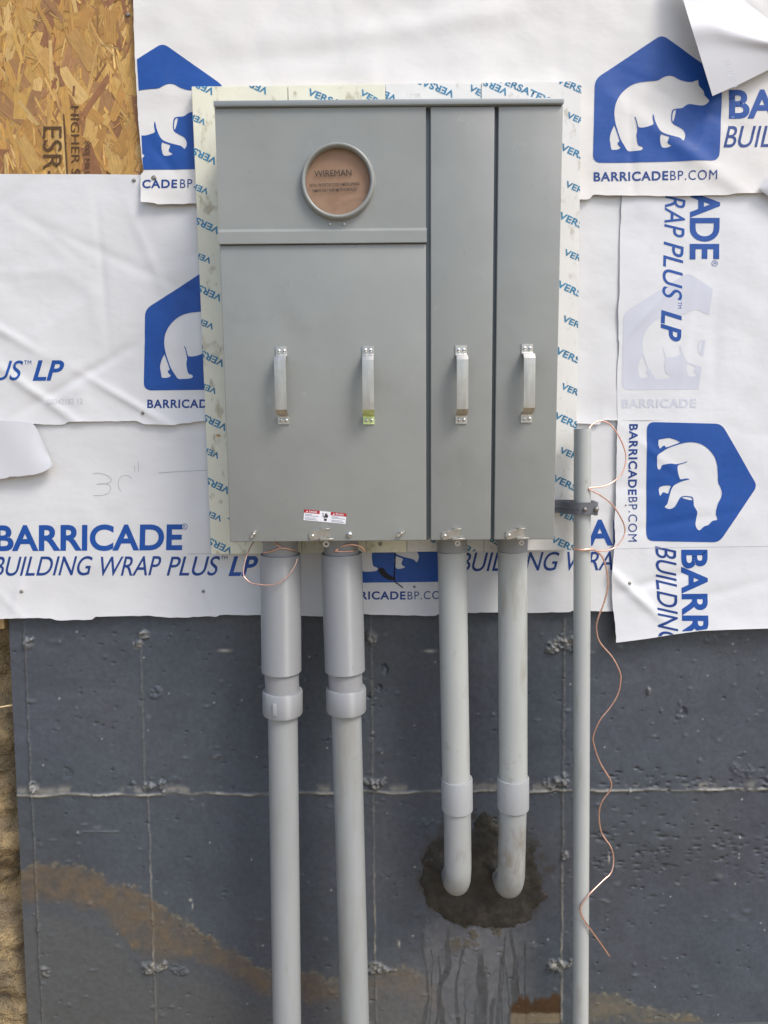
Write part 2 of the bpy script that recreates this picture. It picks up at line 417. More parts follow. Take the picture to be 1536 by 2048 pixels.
# pixel coordinates of every vertex (used only to read positions off the photograph)
D = np.stack([X-CAM[0], np.full_like(X, FY-CAM[1]), Zg-CAM[2]], -1)
dz = D@fwd; PX = 768+F*(D@RT)/dz; PY = 1024-F*(D@UP)/dz
H = np.zeros_like(X)                                   # positive = out of the wall
C = np.empty(X.shape+(3,)); C[:] = (.067, .078, .095)
n1 = fbm(X, Zg, .22, 1); n2 = fbm(X, Zg, .03, 2); n3 = fbm(X, Zg, .010, 31, 2)
C *= (1+.10*n1+.05*n2)[..., None]
C[..., 2] *= 1+.06*vn(X, Zg, .3, 4); C[..., 0] *= 1-.06*vn(X, Zg, .25, 14)
H += .0012*n1+.0004*n2
rough = .52+.06*n2
def blend(mask, col, k=1.0):
    m = np.clip(mask*k, 0, 1)[..., None]; C[:] = C*(1-m)+np.array(col)*m
# vertical form seams (ridge with a small step)
seams = [((47, 1245), (85, 2048), .0028, .0045), ((280, 1270), (290, 1580), .0020, .003), ((296, 1590), (312, 2048), .0024, .0015), ((741, 1230), (752, 2048), .0016, .002),
         ((1128, 1240), (1122, 2048), .0026, .003)]
for (ax, ay), (bx, by), amp, stp in seams:
    xs = ax+(bx-ax)*(PY-ay)/(by-ay)
    act = sstep(ay-8, ay, PY)*(1-sstep(by, by+6, PY)) if by < 2040 else sstep(ay-8, ay, PY)
    wob = 1.2*vn(0*X, Zg, .02, 6); d = (PX-xs-wob)
    rg = np.exp(-(d/2.0)**2)*(.55+.65*np.abs(fbm(X*0, Zg, .012, int(ax)+1, 3)))*act
    H += amp*rg+stp*.4*act*np.tanh(d/1.5)*np.exp(-np.abs(d)/60)
    blend(rg*act, (.30, .29, .26), .20+.45*sstep(1690, 1760, PY[nz//2, 0] if False else PY).mean())
low = sstep(1700, 1800, PY)
for (ax, ay), (bx, by), amp, stp in seams:
    xs = ax+(bx-ax)*(PY-ay)/(by-ay); d = PX-xs-1.2*vn(0*X, Zg, .02, 6)
    if by > 2000: blend(np.exp(-(d/1.5)**2)*low*(.4+.5*vn(0*X, Zg, .03, 77)), (.44, .40, .32))
# horizontal cold joint
yj = 1591-.0089*(PX-40); d = PY-yj+2.2*fbm(X, 0*Zg, .05, 12, 4)
rg = np.exp(-(d/2.6)**2)*(.6+.5*vn(X, 0*Zg, .04, 8))
H += .0050*rg+.0022*np.where(d < 0, np.exp(d/50), 0)
blend(rg, (.36, .345, .29), 1.15)
blend(np.exp(-((d+9)/7)**2)*sstep(0, .7, fbm(X, Zg, .05, 18)), (.26, .25, .22), .7)
# mortar lumps left at the form ties
lumps = [(56, 1291, 13, 15, .009), (288, 1268, 12, 9, .009), (276, 1288, 13, 10, .006), (336, 1272, 8, 8, .002), (72, 1574, 11, 13, .009), (302, 1570, 30, 15, .010), (347, 1562, 13, 9, .002),
         (750, 1563, 22, 13, .010), (1118, 1566, 24, 14, .011), (1100, 1570, 14, 7, .006), (94, 1940, 10, 15, .007), (305, 1938, 18, 11, .008), (325, 1932, 12, 9, .006), (358, 1938, 14, 11, .004),
         (762, 1938, 30, 8, .009), (750, 1926, 16, 6, .007), (1122, 1930, 22, 11, .010), (1122, 1288, 30, 14, .009), (1105, 1300, 16, 9, .006), (748, 1280, 12, 12, .008), (738, 1268, 10, 14, .006), (77, 1855, 6, 10, .004),
         (1130, 1712, 6, 8, .007), (845, 1642, 22, 9, .003), (312, 1380, 12, 12, .004), (135, 1545, 10, 12, -.003), (770, 1340, 8, 10, -.006), (757, 1376, 7, 6, -.007), (740, 1392, 6, 5, -.006),
         (1535, 1565, 14, 10, .005), (1260, 1580, 4, 6, .005), (1360, 1425, 6, 16, .003), (1366, 1424, 6, 8, -.006), (1297, 1382, 5, 10, .005), (1322, 1418, 3, 8, .004), (1420, 1280, 18, 8, .003), (1480, 1540, 22, 14, .003)]
for cx, cy, a, b, h in lumps:
    a, b = a*1.12, b*1.1
    wx = .45*fbm(X, Zg, .022, cx % 97, 3); r = np.sqrt(((PX-cx)/a)**2+((PY-cy)/b)**2)+wx
    m = 1-sstep(.55, 1.05, r)
    H += h*m*(.7+.7*fbm(X, Zg, .009, cx % 53, 3))
    if h > .004: blend(m*(.35+.5*sstep(-.2, .6, fbm(X, Zg, .012, cx % 31))), (.27, .26, .235) if cy < 1900 else (.33, .30, .24), .75)
# pits with their shade painted dark, dimples and specks of splashed cement
rng = np.random.RandomState(5)
def stamp(cx, cy, rx, ry, h, col=None, k=.8):
    p = fx(cx, cy); u = (p[0]-xleft(p[2]))/(XR-xleft(p[2])); i = int(u*(nx-1)); j = int((p[2]-ZB0)/(ZT-ZB0)*(nz-1))
    ri = int(rx*1.3/st/1e3*3)+3; rj = int(ry*1.3/st/1e3*3)+3
    a, b, c, d_ = max(0, j-rj), min(nz, j+rj), max(0, i-ri), min(nx, i+ri)
    if a >= b or c >= d_: return
    r = np.sqrt(((PX[a:b, c:d_]-cx)/rx)**2+((PY[a:b, c:d_]-cy)/ry)**2); m = np.exp(-r**2*1.2)
    H[a:b, c:d_] += h*m
    if col is not None:
        mm = np.clip(m*k, 0, 1)[..., None]; C[a:b, c:d_] = C[a:b, c:d_]*(1-mm)+np.array(col)*mm
for _ in range(480):
    cx, cy = rng.uniform(20, 1560), rng.uniform(1240, 2060)
    if vn(np.array([cx]), np.array([cy]), 170, 3)[0] < -.35: continue
    s = rng.uniform(1.4, 3.2); stamp(cx, cy, s*rng.uniform(.7, 1.8), s*.8, -rng.uniform(.0015, .0045), (.035, .038, .045), rng.uniform(.3, .95))
for _ in range(110):                                   # honeycombed strip at the right
    cx = rng.uniform(1185, 1540); cy = 1705+rng.normal(0, 30); s = rng.uniform(2, 4.2)
    stamp(cx, cy, s*rng.uniform(1, 2.6), s*.8, -rng.uniform(.002, .005), (.04, .043, .05), .7)
for _ in range(60):
    cx = rng.uniform(1185, 1540); cy = 1560+rng.normal(0, 14); s = rng.uniform(1.5, 4)
    stamp(cx, cy, s*rng.uniform(1, 2.2), s*.8, -rng.uniform(.002, .005), (.05, .053, .06), .7)
for _ in range(300):
    cx, cy = rng.uniform(60, 1560), rng.uniform(1240, 2060); s = rng.uniform(1.5, 4.5)
    stamp(cx, cy, s*rng.uniform(.8, 2.2), s*rng.uniform(.5, 1.3), rng.uniform(.001, .0032), (.17, .18, .185), rng.uniform(0, .5))
for _ in range(70):
    cx, cy = rng.uniform(60, 1560), rng.uniform(1260, 2060); s = rng.uniform(1., 1.9)
    stamp(cx, cy, s, s, .001, (.5, .5, .47), .9)
for cx, cy, rx, ry in ((449, 1301, 12, 3), (860, 1302, 11, 3), (798, 1887, 2.5, 6), (381, 1800, 3, 3), (385, 1812, 1.5, 6), (1218, 1718, 1.6, 8)): stamp(cx, cy, rx, ry, .001, (.42, .41, .36), .95)
m = np.exp(-((PY-1663)/1.6)**2)*sstep(158, 164, PX)*(1-sstep(236, 242, PX)); H += .002*m; blend(m, (.13, .14, .14), .6)
# splashed mud: bands with their own shape
jit = 10*fbm(X, Zg, .05, 40, 4)+4*n3
up = interp([(20, 1738), (50, 1736), (100, 1726), (165, 1735), (240, 1772), (300, 1795), (365, 1842), (430, 1880), (540, 1936), (620, 1952), (740, 1950), (800, 1930), (850, 1945), (900, 2010), (1000, 2070)], PX)+jit
lo = interp([(20, 1880), (50, 1800), (100, 1795), (180, 1812), (230, 1850), (265, 1895), (310, 1925), (420, 1930), (470, 1960), (560, 1990), (620, 2010), (700, 2000), (800, 1990), (900, 2040), (1000, 2070)], PX)+1.4*jit
band = sstep(-8, 16, PY-up)*(1-sstep(-26, 26, PY-lo))*(1-sstep(880, 905, PX))
blend(band*(.72+.3*n2), (.145, .104, .060), .82)
edge = np.exp(-((PY-up-2)/5)**2)*(1-sstep(870, 900, PX))*sstep(-.25, .5, fbm(X, Zg, .012, 44, 2)); blend(edge, (.27, .23, .145), .38)
below = sstep(-10, 60, PY-lo)*(1-sstep(880, 960, PX)); blend(below, (.092, .095, .092), .75)
upr = interp([(1170, 1982), (1230, 1988), (1290, 2010), (1370, 2028), (1450, 2055), (1560, 2080)], PX)+.7*jit
band = sstep(-4, 14, PY-upr)*sstep(1150, 1180, PX); blend(band*(.6+.4*n2), (.17, .14, .085), .75)
edge = np.exp(-((PY-upr-4)/5)**2)*sstep(1180, 1200, PX)*sstep(-.1, .5, fbm(X, Zg, .011, 45, 2)); blend(edge, (.32, .28, .18), .45)
blend(sstep(1850, 2010, PY)*sstep(600, 700, PX)*(1-sstep(845, 860, PX)), (.12, .122, .118), .55)
rust = sstep(1018, 1026, PX)*(1-sstep(1118, 1123, PX))
top = 2005+9*fbm(X, 0*Zg, .012, 51, 3)-.10*(PX-1020); bot = 2026+3*vn(X, 0*Zg, .02, 52)
blend(rust*sstep(-8, 4, PY-top)*(1-sstep(-2, 4, PY-bot)), (.105, .052, .018), .9)
blend(rust*sstep(-2, 4, PY-bot), (.27, .215, .13), .8)
# cement wash run-off under the patch, cut by wet runs
tw_ = 4*fbm(X, Zg*.35, .06, 60, 3)
wash = sstep(842, 858, PX+tw_)*(1-sstep(1040, 1100, PX+2*tw_))*sstep(1830, 1862, PY+3*tw_)
blend(wash*(.75+.25*n2), (.135, .142, .147), .80)
rough = rough*(1-.35*wash)
for cx, y0, y1, wd in ((852, 1860, 2060, 5), (861, 1890, 2060, 2), (878, 1905, 2060, 3), (893, 1850, 2060, 9), (921, 1890, 2060, 4), (926, 1950, 2060, 2), (962, 1900, 2060, 13), (952, 1990, 2060, 4), (985, 1990, 2060, 5),
                       (995, 1905, 2060, 4), (1004, 1900, 2060, 2.5), (1012, 1860, 2060, 3), (1024, 1850, 2060, 8), (1036, 1900, 2060, 2.5), (1052, 1880, 2060, 3)):
    d = PX-cx-3*vn(0*X, Zg, .07, int(cx) % 61)-1.5*vn(0*X, Zg, .02, int(cx) % 43)
    d = d+1.6*fbm(X*0, Zg, .16, int(cx) % 29, 2)*min(wd, 5); ww = wd*(.75+.35*vn(0*X, Zg, .055, int(cx) % 37)+.25*sstep(1900, 2050, PY))
    m = (1-sstep(.5, 1.15, np.abs(d)/ww))*sstep(y0, y0+14, PY+3*n3)*(.75+.25*n2); blend(m, (.050, .056, .060), .92); rough = rough*(1-.45*m)
m = sstep(.12, .5, fbm(X, Zg, .03, 63, 3))*sstep(880, 915, PX)*(1-sstep(1000, 1025, PX))*sstep(1835, 1850, PY)*(1-sstep(1880, 1925, PY)); blend(m, (.095, .085, .062), .85); H += .002*m
blend(rust*sstep(-10, 4, PY-top)*(1-sstep(-2, 4, PY-bot)), (.060, .030, .012), .92)
blend(rust*sstep(-2, 4, PY-bot), (.20, .16, .10), .8)
rr_ = np.sqrt(((PX-965)/128)**2+((PY-1742)/112)**2)+.16*fbm(X, Zg, .035, 91, 4)
blend((1-sstep(.92, 1.12, rr_))*sstep(-.5, .4, fbm(X, Zg, .02, 92, 3)), (.052, .049, .043), .8)
# left corner strip: form edge
V = np.stack([X, FY-H, Zg], -1).reshape(-1, 3)
idx = np.arange(nx*nz).reshape(nz, nx)
Q = np.stack([idx[:-1, :-1], idx[:-1, 1:], idx[1:, 1:], idx[1:, :-1]], -1).reshape(-1, 4)
def grid_mesh(name, V, Q):
    me = bpy.data.meshes.new(name); me.vertices.add(len(V)); me.vertices.foreach_set('co', V.astype(np.float32).ravel())
    me.loops.add(Q.size); me.loops.foreach_set('vertex_index', Q.astype(np.int32).ravel())
    me.polygons.add(len(Q)); me.polygons.foreach_set('loop_start', (np.arange(len(Q))*Q.shape[1]).astype(np.int32))
    me.update(calc_edges=True); me.validate(); return me
me = grid_mesh('face', V, Q)
ca = me.color_attributes.new('tint', 'FLOAT_COLOR', 'POINT')
ca.data.foreach_set('color', np.concatenate([np.clip(C.reshape(-1, 3), 0.005, .8), np.ones((nx*nz, 1))], 1).astype(np.float32).ravel())
ra = me.attributes.new('rough', 'FLOAT', 'POINT'); ra.data.foreach_set('value', np.clip(rough, .12, .9).astype(np.float32).ravel())
fw = thing('foundation_wall', (0, FY, 0), 'dark grey coated concrete foundation wall with form seams and mud stains', 'foundation')
fin('concrete_face', me, 'concrete', fw, smooth=True)
xL = float(xleft(0)); 
mk('concrete_core', [(xleft(0)+.002, FY+.03, -.1), (2.4, FY+.03, -.1), (2.4, .26, -.1), (xleft(0)+.002, .26, -.1),
   (xleft(ZT)+.002, FY+.03, ZT-.02), (2.4, FY+.03, ZT-.02), (2.4, .26, ZT-.02), (xleft(ZT)+.002, .26, ZT-.02)],
   [(0, 1, 5, 4), (1, 2, 6, 5), (2, 3, 7, 6), (3, 0, 4, 7), (4, 5, 6, 7), (3, 2, 1, 0)], 'concrete_side', fw)
# side return of the face, its lower part and the part to the right of the frame
mk('concrete_return', [(xleft(z), y, z) for z in (-.1, ZT) for y in (FY, .05)], [(0, 1, 3, 2)], 'concrete_side', fw)
box('concrete_extension', XR, 2.4, FY, FY+.029, -.1, ZT, 'concrete_side', fw, bev=0)
box('concrete_base', xleft(.1), XR, FY+.001, FY+.029, -.1, ZB0, 'concrete_side', fw, bev=0)

# ================================================================== framed wall above: sheathing with strands
sh = thing('sheathing', (-1.0, 0, 1.40), 'bare oriented strand board sheathing showing at the upper left', 'sheathing')
box('panel', -1.30, 2.4, .001, .013, 1.40, 3.10, 'osb_base', sh, bev=0)
box('framing', -1.30, 2.4, .0135, .15, 1.402, 3.09, 'framing_back', sh, bev=0)
def strand_geo(cx, cz, L, W, a, y, th=.0005):
    n = 4; pts = []
    jag = lambda s: random.uniform(-s, s)
    for k in range(n+1): pts.append((-L/2+L*k/n+(jag(.004) if k in (0, n) else 0), -W/2+jag(W*.05)))
    pts.append((L/2+jag(.006), jag(W*.2)))
    for k in range(n, -1, -1): pts.append((-L/2+L*k/n+(jag(.004) if k in (0, n) else 0), W/2+jag(W*.05)))
    pts.append((-L/2+jag(.006), jag(W*.2)))
    ca_, sa = math.cos(a), math.sin(a); t1, t2 = jag(.004), jag(.010)
    top = [(cx+u*ca_-v*sa, y+u*t1+v*t2, cz+u*sa+v*ca_) for u, v in pts]; N = len(pts)
    bot = [(x, yy+.0016, z) for x, yy, z in top]
    uo, vo = random.uniform(0, 50), random.uniform(0, 50)
    uv = [(u*4+uo, v*4+vo) for u, v in pts]
    return top+bot, [tuple(range(N))]+[(i, N+i, N+(i+1) % N, (i+1) % N) for i in range(N)], uv, N
def scol():
    r = random.random()
    base = np.array(sr(*random.choice([(204, 162, 86), (194, 150, 78), (210, 170, 98), (186, 140, 72), (214, 178, 112), (192, 146, 76), (182, 136, 70), (174, 130, 82), (202, 158, 90)])))
    if r < .10: base = np.array(sr(156, 108, 68))
    return base*random.uniform(.74, .98)
def strand_obj(name, items, parent):
    Vv = []; Ff = []; uvs = []; cols = []
    for (v, f, uv, N), c in items:
        o = len(Vv); Vv += v; Ff += [tuple(o+i for i in q) for q in f]; uvs += uv+uv; cols += [c]*(2*N)
    me = bpy.data.meshes.new(name); me.from_pydata(Vv, [], Ff); me.update()
    ca = me.color_attributes.new('tint', 'FLOAT_COLOR', 'POINT'); ca.data.foreach_set('color', np.array([(*c, 1) for c in cols], np.float32).ravel())
    ul = me.uv_layers.new(name='UVMap'); li = np.empty(len(me.loops), np.int32); me.loops.foreach_get('vertex_index', li)
    ul.data.foreach_set('uv', np.array(uvs, np.float32)[li].ravel())
    me.materials.append(MATS['strand']); return link(bpy.data.objects.new(name, me), parent)
def strands(px0, px1, py0, py1, n_low, n_top, ang, spread):
    a, b = at(px0, py1, 0), at(px1, py0, 0); low = []
    tot = n_low+n_top
    for k in range(tot):
        L = random.uniform(.07, .16); W = random.uniform(.010, .040)
        if k >= n_low: L = random.uniform(.05, .13); W = random.choice([random.uniform(.003, .010), random.uniform(.012, .038)])
        an = ang+random.gauss(0, spread)
        y = -.0002-.0034*k/tot
        gte = strand_geo(random.uniform(a[0], b[0]), random.uniform(a[2], b[2]), L, W, an, y)
        if k < n_low: low.append((gte, scol()))
        else: strand_obj('strand', [(gte, scol())], sh)
    tag(strand_obj('wood_strands', low, sh), None, kind='stuff')
    sl_ = []
    for k in range(n_low//2):
        L = random.uniform(.015, .06); W = random.uniform(.0015, .006)
        gte = strand_geo(random.uniform(a[0], b[0]), random.uniform(a[2], b[2]), L, W, ang+random.gauss(0, spread*1.2), -.0032-.0006*k/n_low)
        sl_.append((gte, scol()*random.choice([.75, 1.0, 1.25])))
    tag(strand_obj('wood_slivers', sl_, sh), None, kind='stuff')
strands(-60, 300, -40, 372, 560, 270, R_(95), R_(26))
strands(1470, 1580, -40, 60, 60, 28, R_(60), R_(40))
SY = -.0042
fl = lambda x, z: np.full_like(np.asarray(x, float), SY)
place('stamped_lettering', text2d('ESR-', .0), (86, 253), (86, 356), (124, 253), SY, 'stamp_ink', sh)
place('stamped_lettering', text2d('HIGHER S', .0), (141, 212), (143, 350), (158, 212), SY, 'stamp_ink', sh)
place('stamped_lettering', text2d('800J MILL', .0), (166, 282), (166, 350), (180, 282), SY, 'stamp_ink', sh)
place('stamped_line', poly2d([[(0, 0), (1, 0), (1, 1), (0, 1)]]), (126, 228), (133, 350), (129, 228), SY, 'stamp_ink', sh)
def nail(px, py, Y, parent, r=.0045, name='nail', m='nail_steel'):
    p = at(px, py, Y); rx = [r*random.uniform(.75, 1.15) for _ in range(5)]
    Vv, Ff = lathe_y([(r, Y+.002), (r, Y-.001), (r*.8, Y-.0025), (r*.3, Y-.003), (.0001, Y-.002)], p[0], p[2], 10)
    Vv = [(p[0]+(x-p[0])*(1+.35*math.sin(3*i)), y, p[2]+(z-p[2])*(1+.3*math.cos(5*i))) for i, (x, y, z) in enumerate(Vv)]
    return mk(name, Vv, Ff, m, parent, smooth=True)
nail(256, 30, SY, sh, .005)
wd = thing('sill_block', (-1.03, .03, 1.36), 'small tan lumber block under the wrap at the far left', 'lumber')
box('block', at(-40, 1250, .03)[0], at(8, 1250, .03)[0], .03, .12, at(0, 1258, .03)[2], 1.4, 'lumber', wd)

# ================================================================== building wrap sheets
def crease_list(seed, n, x0, x1, z0, z1, amp):
    r = np.random.RandomState(seed)
    return [(r.uniform(x0, x1), r.uniform(z0, z1), r.uniform(0, math.pi), r.uniform(.05, .22), r.uniform(.010, .018), r.uniform(-1, 1)*amp) for _ in range(n)]
def common(x, z): return .0022*vn(x, z, .45, 71)+.0010*vn(x, z, .16, 72)
class Sheet:
    def __init__(s, name, label, m, Y, left, right, bottom, top, seed, amp=.0012, creases=(), lift=None, res=.005):
        """left/right: [(py, px)] edge lines; bottom/top: [(px, py)] edge lines"""
        s.Y = Y; s.seed = seed; s.amp = amp; s.cr = list(creases); s.lift = lift
        pb = [at(px, py, Y) for px, py in bottom]; pt = [at(px, py, Y) for px, py in top]
        pl = [at(px, py, Y) for py, px in left]; pr = [at(px, py, Y) for py, px in right]
        s.bx, s.bz = np.array([p[0] for p in pb]), np.array([p[2] for p in pb])
        fB = lambda x: np.interp(x, s.bx, s.bz)
        fT = lambda x: np.interp(x, [p[0] for p in pt], [p[2] for p in pt])
        pl = sorted(pl, key=lambda p: p[2]); pr = sorted(pr, key=lambda p: p[2])
        fL = lambda z: np.interp(z, [p[2] for p in pl], [p[0] for p in pl]); fR = lambda z: np.interp(z, [p[2] for p in pr], [p[0] for p in pr])
        zb, zt = s.bz.min(), max(p[2] for p in pt)
        nz = max(8, int((zt-zb)/res)); xs0, xs1 = pl[0][0], pr[0][0]; nx = max(8, int(abs(xs1-xs0)/res))
        T, Sx = np.meshgrid(np.linspace(0, 1, nz), np.linspace(0, 1, nx), indexing='ij')
        zz = zb+(zt-zb)*T; xx = fL(zz)+(fR(zz)-fL(zz))*Sx
        for _ in range(3):
            zz = fB(xx)+(fT(xx)-fB(xx))*T; xx = fL(zz)+(fR(zz)-fL(zz))*Sx
        yy = s.surf(xx, zz); V = np.stack([xx, yy, zz], -1).reshape(-1, 3)
        idx = np.arange(nx*nz).reshape(nz, nx)
        Q = np.stack([idx[:-1, :-1], idx[:-1, 1:], idx[1:, 1:], idx[1:, :-1]], -1).reshape(-1, 4)
        # real thickness: a back layer and a rim
        o = len(V); Vb = V.copy(); Vb[:, 1] += .0005
        rim = np.concatenate([idx[0, :], idx[1:, -1], idx[-1, ::-1][1:], idx[::-1, 0][1:-1]])
        R2 = np.stack([rim, rim+o, np.roll(rim, -1)+o, np.roll(rim, -1)], -1)
        me = grid_mesh(name, np.vstack([V, Vb]), np.vstack([Q, Q[:, ::-1]+o, R2]))
        s.root = thing(name, (float(xx.mean()), Y, float(zz.min())), label, 'building wrap')
        s.ob = fin('membrane', me, m, s.root, auto=50)
    def surf(s, x, z):
        x = np.asarray(x, float); z = np.asarray(z, float)
        y = s.Y-common(x, z)-s.amp*fbm(x, z, .11, s.seed, 2)
        for cx, cz, a, L, wd, am in s.cr:
            u = (x-cx)*math.cos(a)+(z-cz)*math.sin(a); v = -(x-cx)*math.sin(a)+(z-cz)*math.cos(a)
            y = y-am*np.exp(-(v/wd)**2-(u/L)**2)
        if s.lift:
            for zf, h, fall in s.lift:
                zb = np.interp(x, s.bx, s.bz); y = y-h*np.exp(-np.maximum(z-zb, 0)/fall)*(.75+.35*vn(x, 0*x, .15, s.seed))
        return y
    def text(s, name, str_, LL, LR, UL, m='blue_ink', bold=0., shear=0., clip=None, sp=1.0):
        return place(name, text2d(str_, bold, shear, sp), LL, LR, UL, s.Y, m, s.root, s.surf, clip)
    def logo(s, LL, LR, UL, m='blue_ink', clip=None, name='printed_logo'):
        return place(name, LOGO, LL, LR, UL, s.Y, m, s.root, s.surf, clip, .0004 if m == 'pale_ink' else .0007)
    def nail(s, px, py, r=.0045):
        p = at(px, py, s.Y); y = float(s.surf(p[0], p[2])); return nail(px, py, y-.0002, s.root, r)

def rag(pts, seed, step=9, amp=1.3):
    out = []; r = np.random.RandomState(seed)
    for x in np.arange(pts[0][0], pts[-1][0], step): out.append((x, np.interp(x, [p[0] for p in pts], [p[1] for p in pts])+r.uniform(-amp, amp)*(r.rand() < .6)))
    return sorted(out+pts)
LX, RX = -250, 1990
# A: lowest course
A = Sheet('house_wrap', 'lowest course of printed white wrap hanging over the foundation, penciled 30 inch mark', 'wrap_grey', -.003, [(840, LX), (1260, LX)], [(840, 1300), (1260, 1300)],
    rag([(LX, 1240), (0, 1237), (60, 1235), (100, 1236), (115, 1240), (185, 1239), (191, 1233), (300, 1231), (340, 1235), (380, 1234.5), (385, 1233), (435, 1232), (440, 1229), (520, 1229), (640, 1232), (720, 1228), (870, 1231), (880, 1226), (1000, 1224), (1060, 1226), (1139, 1224), (1145, 1221), (1220, 1222), (1300, 1222)], 1, 11, .8),
    [(LX, 815), (1300, 800)], 101, .0014, crease_list(4, 26, -1.1, .5, 1.36, 1.9, .0022)+[(-.95, 1.44, 1.2, .05, .012, .003), (-.45, 1.43, 1.9, .06, .012, .003)], [(0, .004, .03)])
T = lambda nm, *a, **k: A.text(nm, *a, **k)
A.text('printed_lettering', 'BARRICADE', (-10, 1103), (364, 1101), (-10, 1050), bold=BO)
place('printed_mark', RING, (363, 1059), (375, 1059), (363, 1047), A.Y, 'blue_ink', A.root, A.surf)
A.text('printed_mark', 'R', (367, 1056), (371.5, 1056), (367, 1050))
for s_, a, b, bo in (('BUILDING', -16, 185, .004), ('WRAP', 202, 322, .004), ('PLUS', 333, 440, .004), ('LP', 457, 516, .024)):
    A.text('printed_lettering', s_, (a, 1152), (b, 1151), (a, 1113), 'navy_ink' if bo < .01 else 'blue_ink', bo, IT)
A.text('printed_mark', 'TM', (442, 1119), (455, 1119), (442, 1112), 'navy_ink')
A.logo((659, 1166), (905, 1164), (660, 924))
A.text('printed_lettering', 'BARRICADE', (671, 1199.5), (811, 1198.5), (671, 1183), 'navy_ink', BO, sp=1.12)
A.text('printed_lettering', 'BP.COM', (815, 1198.5), (898, 1197.5), (815, 1182.5), 'navy_ink', .0, sp=1.15)
A.text('printed_lettering', 'BARRICADE', (1140, 1092), (1508, 1089), (1140, 1039), bold=BO, clip=[((1292, 1300), (1292, 900))])
A.text('printed_lettering', 'BUILDING', (917, 1143), (1118, 1141), (917, 1105), 'navy_ink', .004, IT)
A.text('printed_lettering', 'WRAP', (1134, 1141), (1253, 1140), (1134, 1103), 'navy_ink', .004, IT)
z6 = lambda pts: [(x/2.743, 820+y/2.743) for x, y in pts]
for pts in ([(510, 350), (545, 347), (590, 362), (610, 385), (590, 402), (530, 408), (580, 405), (606, 425), (595, 455), (560, 468), (510, 470)], [(722, 378), (700, 360), (665, 365), (648, 395), (650, 425), (662, 445)],
            [(737, 305), (739, 340)], [(757, 282), (759, 338)], [(868, 345), (1000, 337), (1137, 330)], [(1030, 790), (1170, 788)]):
    mark('pencil_mark', z6(pts), 1.3, A.Y, 'pencil', A.root, A.surf)
for px, py in ((43, 1183), (407, 1183)): A.nail(px, py)
A.nail(829, 1174, .0035)
# torn slit under the cabinet, its dark hole painted as a flat black patch
sl2d = [(756, 1139), (762, 1134), (768, 1137), (775, 1147), (784, 1152), (791, 1156), (789, 1160), (779, 1160), (768, 1155), (760, 1147)]
W = np.array([at(x, y, A.Y) for x, y in sl2d]); W[:, 1] = A.surf(W[:, 0], W[:, 2])-.0014
mk('tear_black_patch', W, [tuple(range(len(W)))], 'flat_black', A.root)
W = [at(790.5, 1100, A.Y), at(790, 1130, A.Y), at(789, 1160, A.Y), at(797, 1168, A.Y), at(806, 1175, A.Y)]
for p in W: p[1] = float(A.surf(p[0], p[2]))-.002
t = tube('dark_wire', smooth_path(W, 5), .0014, 'flat_black', seg=8)
tag(t, 'thin dark wire hanging against the wrap beside the tear under the cabinet', 'wire')

# B: middle course
Bs = Sheet('house_wrap', 'middle course of wrap with half a bear logo left of the cabinet', 'wrap_grey', -.007, [(340, LX), (860, LX)], [(340, 1330), (860, 1330)],
    rag([(LX, 842), (0, 843), (60, 847), (110, 850), (132, 848), (136, 844), (165, 843), (275, 842), (288, 848), (350, 850), (362, 847), (385, 846), (388, 843), (410, 842), (1140, 838), (1154, 847), (1199, 849), (1203, 840), (1235, 841), (1330, 840)], 2, 11, .7),
    [(LX, 348), (0, 348.5), (230, 349), (330, 350), (1330, 340)], 102, .0016, crease_list(8, 34, -1.1, -.4, 1.9, 2.45, .0018)+[(-.85, 1.95, 2.5, .14, .012, .005), (-.75, 2.0, .5, .16, .012, -.004), (-.62, 1.93, 2.6, .12, .010, .005), (-.95, 2.12, 2.6, .12, .012, .004)], [(0, .006, .03)])
Bs.logo((288, 781), (536, 779), (289, 539))
Bs.text('printed_lettering', 'BARRICADE', (295, 816.5), (428, 816), (295, 799), 'navy_ink', BO, sp=1.12)
Bs.text('printed_lettering', 'PLUS', (-64, 761), (47, 761), (-64, 721), 'blue_ink', .006, IT)
Bs.text('printed_lettering', 'LP', (66, 761.5), (128.5, 761), (66, 721), 'blue_ink', .024, IT)
Bs.text('printed_mark', 'TM', (49, 729), (64, 729), (49, 721))
Bs.text('printed_mark', '08042182 12', (95, 809), (166, 808), (95, 798), 'pale_grey_ink')
for px, py in ((268, 361), (286, 826)): Bs.nail(px, py)

# D: vertical strip on the right, printed sideways
Dd = Sheet('house_wrap', 'vertical strip of wrap at right printed sideways, bottom corner hanging over the foundation', 'wrap_white', -.0115,
    rag([(380, 1245), (430, 1243), (480, 1240), (590, 1239), (620, 1236), (700, 1238), (760, 1234), (840, 1235), (860, 1234), (1000, 1232), (1040, 1228), (1080, 1230), (1150, 1222), (1200, 1224), (1240, 1228), (1290, 1231)], 3, 9, .8), [(380, RX), (1290, RX)],
    [(1200, 1287), (1231, 1283), (1300, 1274), (1340, 1268), (1400, 1260), (1450, 1257), (1536, 1254), (RX, 1240)], [(1200, 372), (RX, 360)], 103, .0016, crease_list(12, 24, .55, 1.2, 1.4, 2.4, .002)+[(.64, 1.44, -.75, .11, .012, .006), (.70, 1.47, .3, .10, .014, -.004)], [(0, .012, .07)])
bc = [((1100, 1300.5), (1231, 1283.2)), ]
Dd.logo((1294, 844), (1292, 1083), (1515, 846))
Dd.text('printed_lettering', 'BARRICADE', (1258, 848), (1256, 990), (1276, 848), 'navy_ink', BO, sp=1.12)
Dd.text('printed_lettering', 'BP.COM', (1257, 994), (1256, 1083), (1275, 994), 'navy_ink', .0, sp=1.15)
